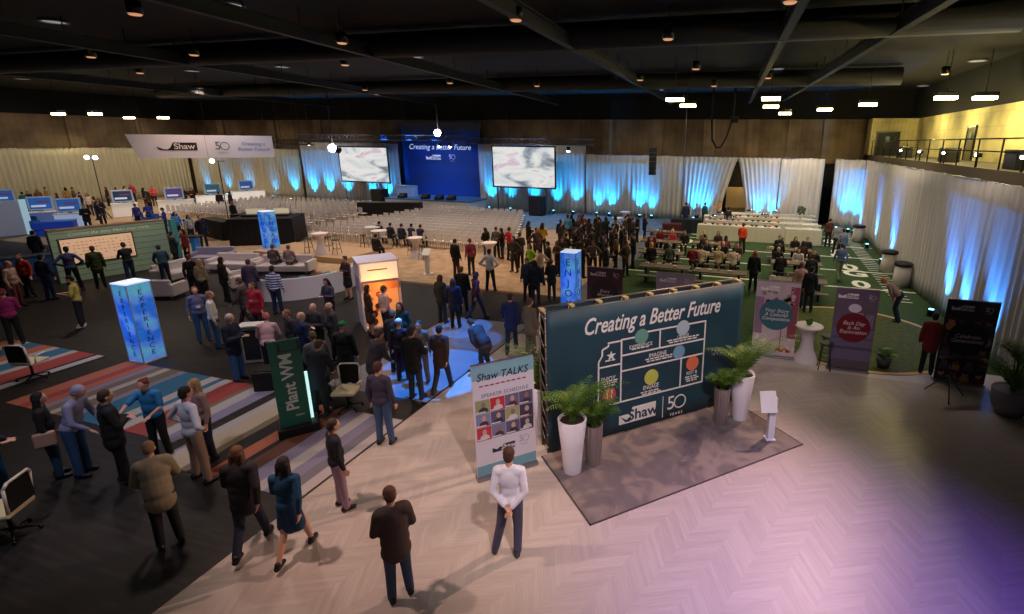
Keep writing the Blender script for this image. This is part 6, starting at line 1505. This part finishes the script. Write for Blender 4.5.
at(718, 223, 1.72, 160, 'reach', (206, 160, 110), (90, 70, 50), (110, 60, 40), 'person in tan jacket by the far buffet'); at(727, 231, 1.66, 0, 'stand', (40, 40, 50), (30, 30, 36), HD, 'person in dark clothes leaning between the buffet rows'); at(742, 218, 1.74, 180, 'stand', (30, 26, 26), (26, 22, 22), HD, 'dark-clothed server in the parted opening')
at(759, 222, 1.72, 180, 'stand', (30, 60, 64), (30, 30, 36), HD, 'server in dark teal behind the far buffet row'); at(769, 222, 1.72, 180, 'stand', (34, 50, 80), (30, 30, 36), HD, 'server in dark blue behind the far buffet row'); at(779, 223, 1.70, 190, 'stand', (30, 50, 70), (24, 24, 30), HD, 'server in slate blue at the right of the far buffet row')
at(827, 247, 1.72, -20, 'stand', (90, 40, 36), (30, 34, 40), HB, 'person in brown-red top near the narrow curtain gap'); at(835, 254, 1.78, -10, 'stand', (150, 150, 156), (22, 24, 32), (130, 110, 96), 'person in grey shirt near the narrow curtain gap'); at(840, 262, 1.76, 20, 'stand', (120, 134, 160), (22, 24, 32), HB, 'person in pale blue shirt on the field lines', kind='top')
at(838, 281, 1.72, 10, 'walk', (84, 104, 140), (120, 130, 90), HB, 'person in denim-blue shirt and light trousers walking on the turf', kind='top'); at(829, 222, 1.74, 180, 'stand', (200, 206, 216), (16, 16, 20), HD, 'person in white shirt inside the narrow curtain gap')
at(896, 322, 1.80, 70, 'bend', (150, 104, 72), (24, 24, 26), (190, 110, 70), 'person in tan shirt bending over on the putting green', near=True)
at(925, 374, 1.74, -15, 'stand', (110, 16, 24), (12, 12, 14), (30, 14, 16), 'person in dark red sweater beside the dark faces banner', near=True, kind='coat')
# far left crowd
FLC = [(24, 214, (26, 110, 116), 'teal top'), (33, 212, BK, 'black jacket, behind the teal top'), (62, 215, (86, 30, 96), 'purple top'), (84, 213, BK, 'black cap and coat'), (92, 216, (206, 190, 170), 'cream top by the dark monitor kiosk'), (135, 203, (190, 20, 40), 'bright red shirt at the back'), (128, 205, (214, 200, 190), 'white shirt beside the red shirt at the back'),
       (147, 208, (30, 40, 40), 'dark jacket between the kiosks'), (156, 206, (230, 80, 90), 'salmon pink shirt'), (152, 214, (90, 60, 40), 'brown shirt below the salmon pink one'), (187, 208, (24, 22, 28), 'black outfit right of the magenta monitor'), (195, 208, (60, 24, 30), 'dark red outfit right of the magenta monitor'), (222, 212, BK, 'black outfit between the two glowing kiosks'), (233, 214, (24, 28, 60), 'navy outfit by the last kiosk'),
       (236, 226, BK, 'black outfit at the chairs behind the control area'), (39, 222, (40, 30, 40), 'dark plum top'), (99, 220, (150, 100, 60), 'tan jacket'), (104, 224, (20, 30, 60), 'navy top left of the blue seats'), (205, 247, (24, 30, 60), 'dark blue top left of the control area'), (193, 243, (190, 200, 210), 'light grey shirt in the blue-lit demo area'), (180, 240, (60, 130, 200), 'sky blue shirt in the blue-lit demo area'), (92, 227, (16, 16, 26), 'black jacket behind the grey-green wall'), (90, 232, (14, 14, 20), 'black coat behind the grey-green wall'),
       (168, 234, (40, 60, 150), 'royal blue shirt in the blue-lit demo area'), (140, 228, (60, 64, 150), 'indigo shirt in the blue-lit demo area'), (152, 228, (70, 90, 170), 'periwinkle shirt in the blue-lit demo area'), (120, 208, (150, 120, 80), 'mustard-brown top at the back wall'), (110, 206, (90, 60, 50), 'brown top at the back wall'), (50, 208, (170, 130, 80), 'ochre top at the left wall'), (42, 209, (120, 90, 60), 'khaki top at the left wall'), (70, 207, (190, 150, 90), 'sand top at the left wall'), (77, 208, (110, 84, 50), 'umber top at the left wall'), (178, 268, (20, 30, 40), 'dark jacket beside the black high table'), (190, 266, (110, 24, 30), 'dark red jacket beside the black high table')]
KK = [o.location.copy() for o in bpy.data.objects if o.get('category') in ('kiosk', 'counter')]
for i, (px, py, c, ds) in enumerate(FLC):
    x, y = spot(px, py)
    for q in KK:
        d_ = Vector((x-q.x, y-q.y))
        if d_.length < 1.3: x, y = (q.xy+d_.normalized()*1.4)
    person(x, y, rc.uniform(1.64, 1.8), rc.uniform(-180, 180), rc.choice(('stand', 'fold', 'phone', 'stand')), c, rc.choice((BK, (30, 34, 60), (40, 40, 46))), rc.choice((HD, HB, (140, 100, 60), HD)), 'person in ' + ds + ' among the left booths', hair=rc.choice(('short', 'long')), kind='coat' if sum(c) < 120 else 'top', skin=rc.choice((0, 1, 3)), group='visitors among the left booths')
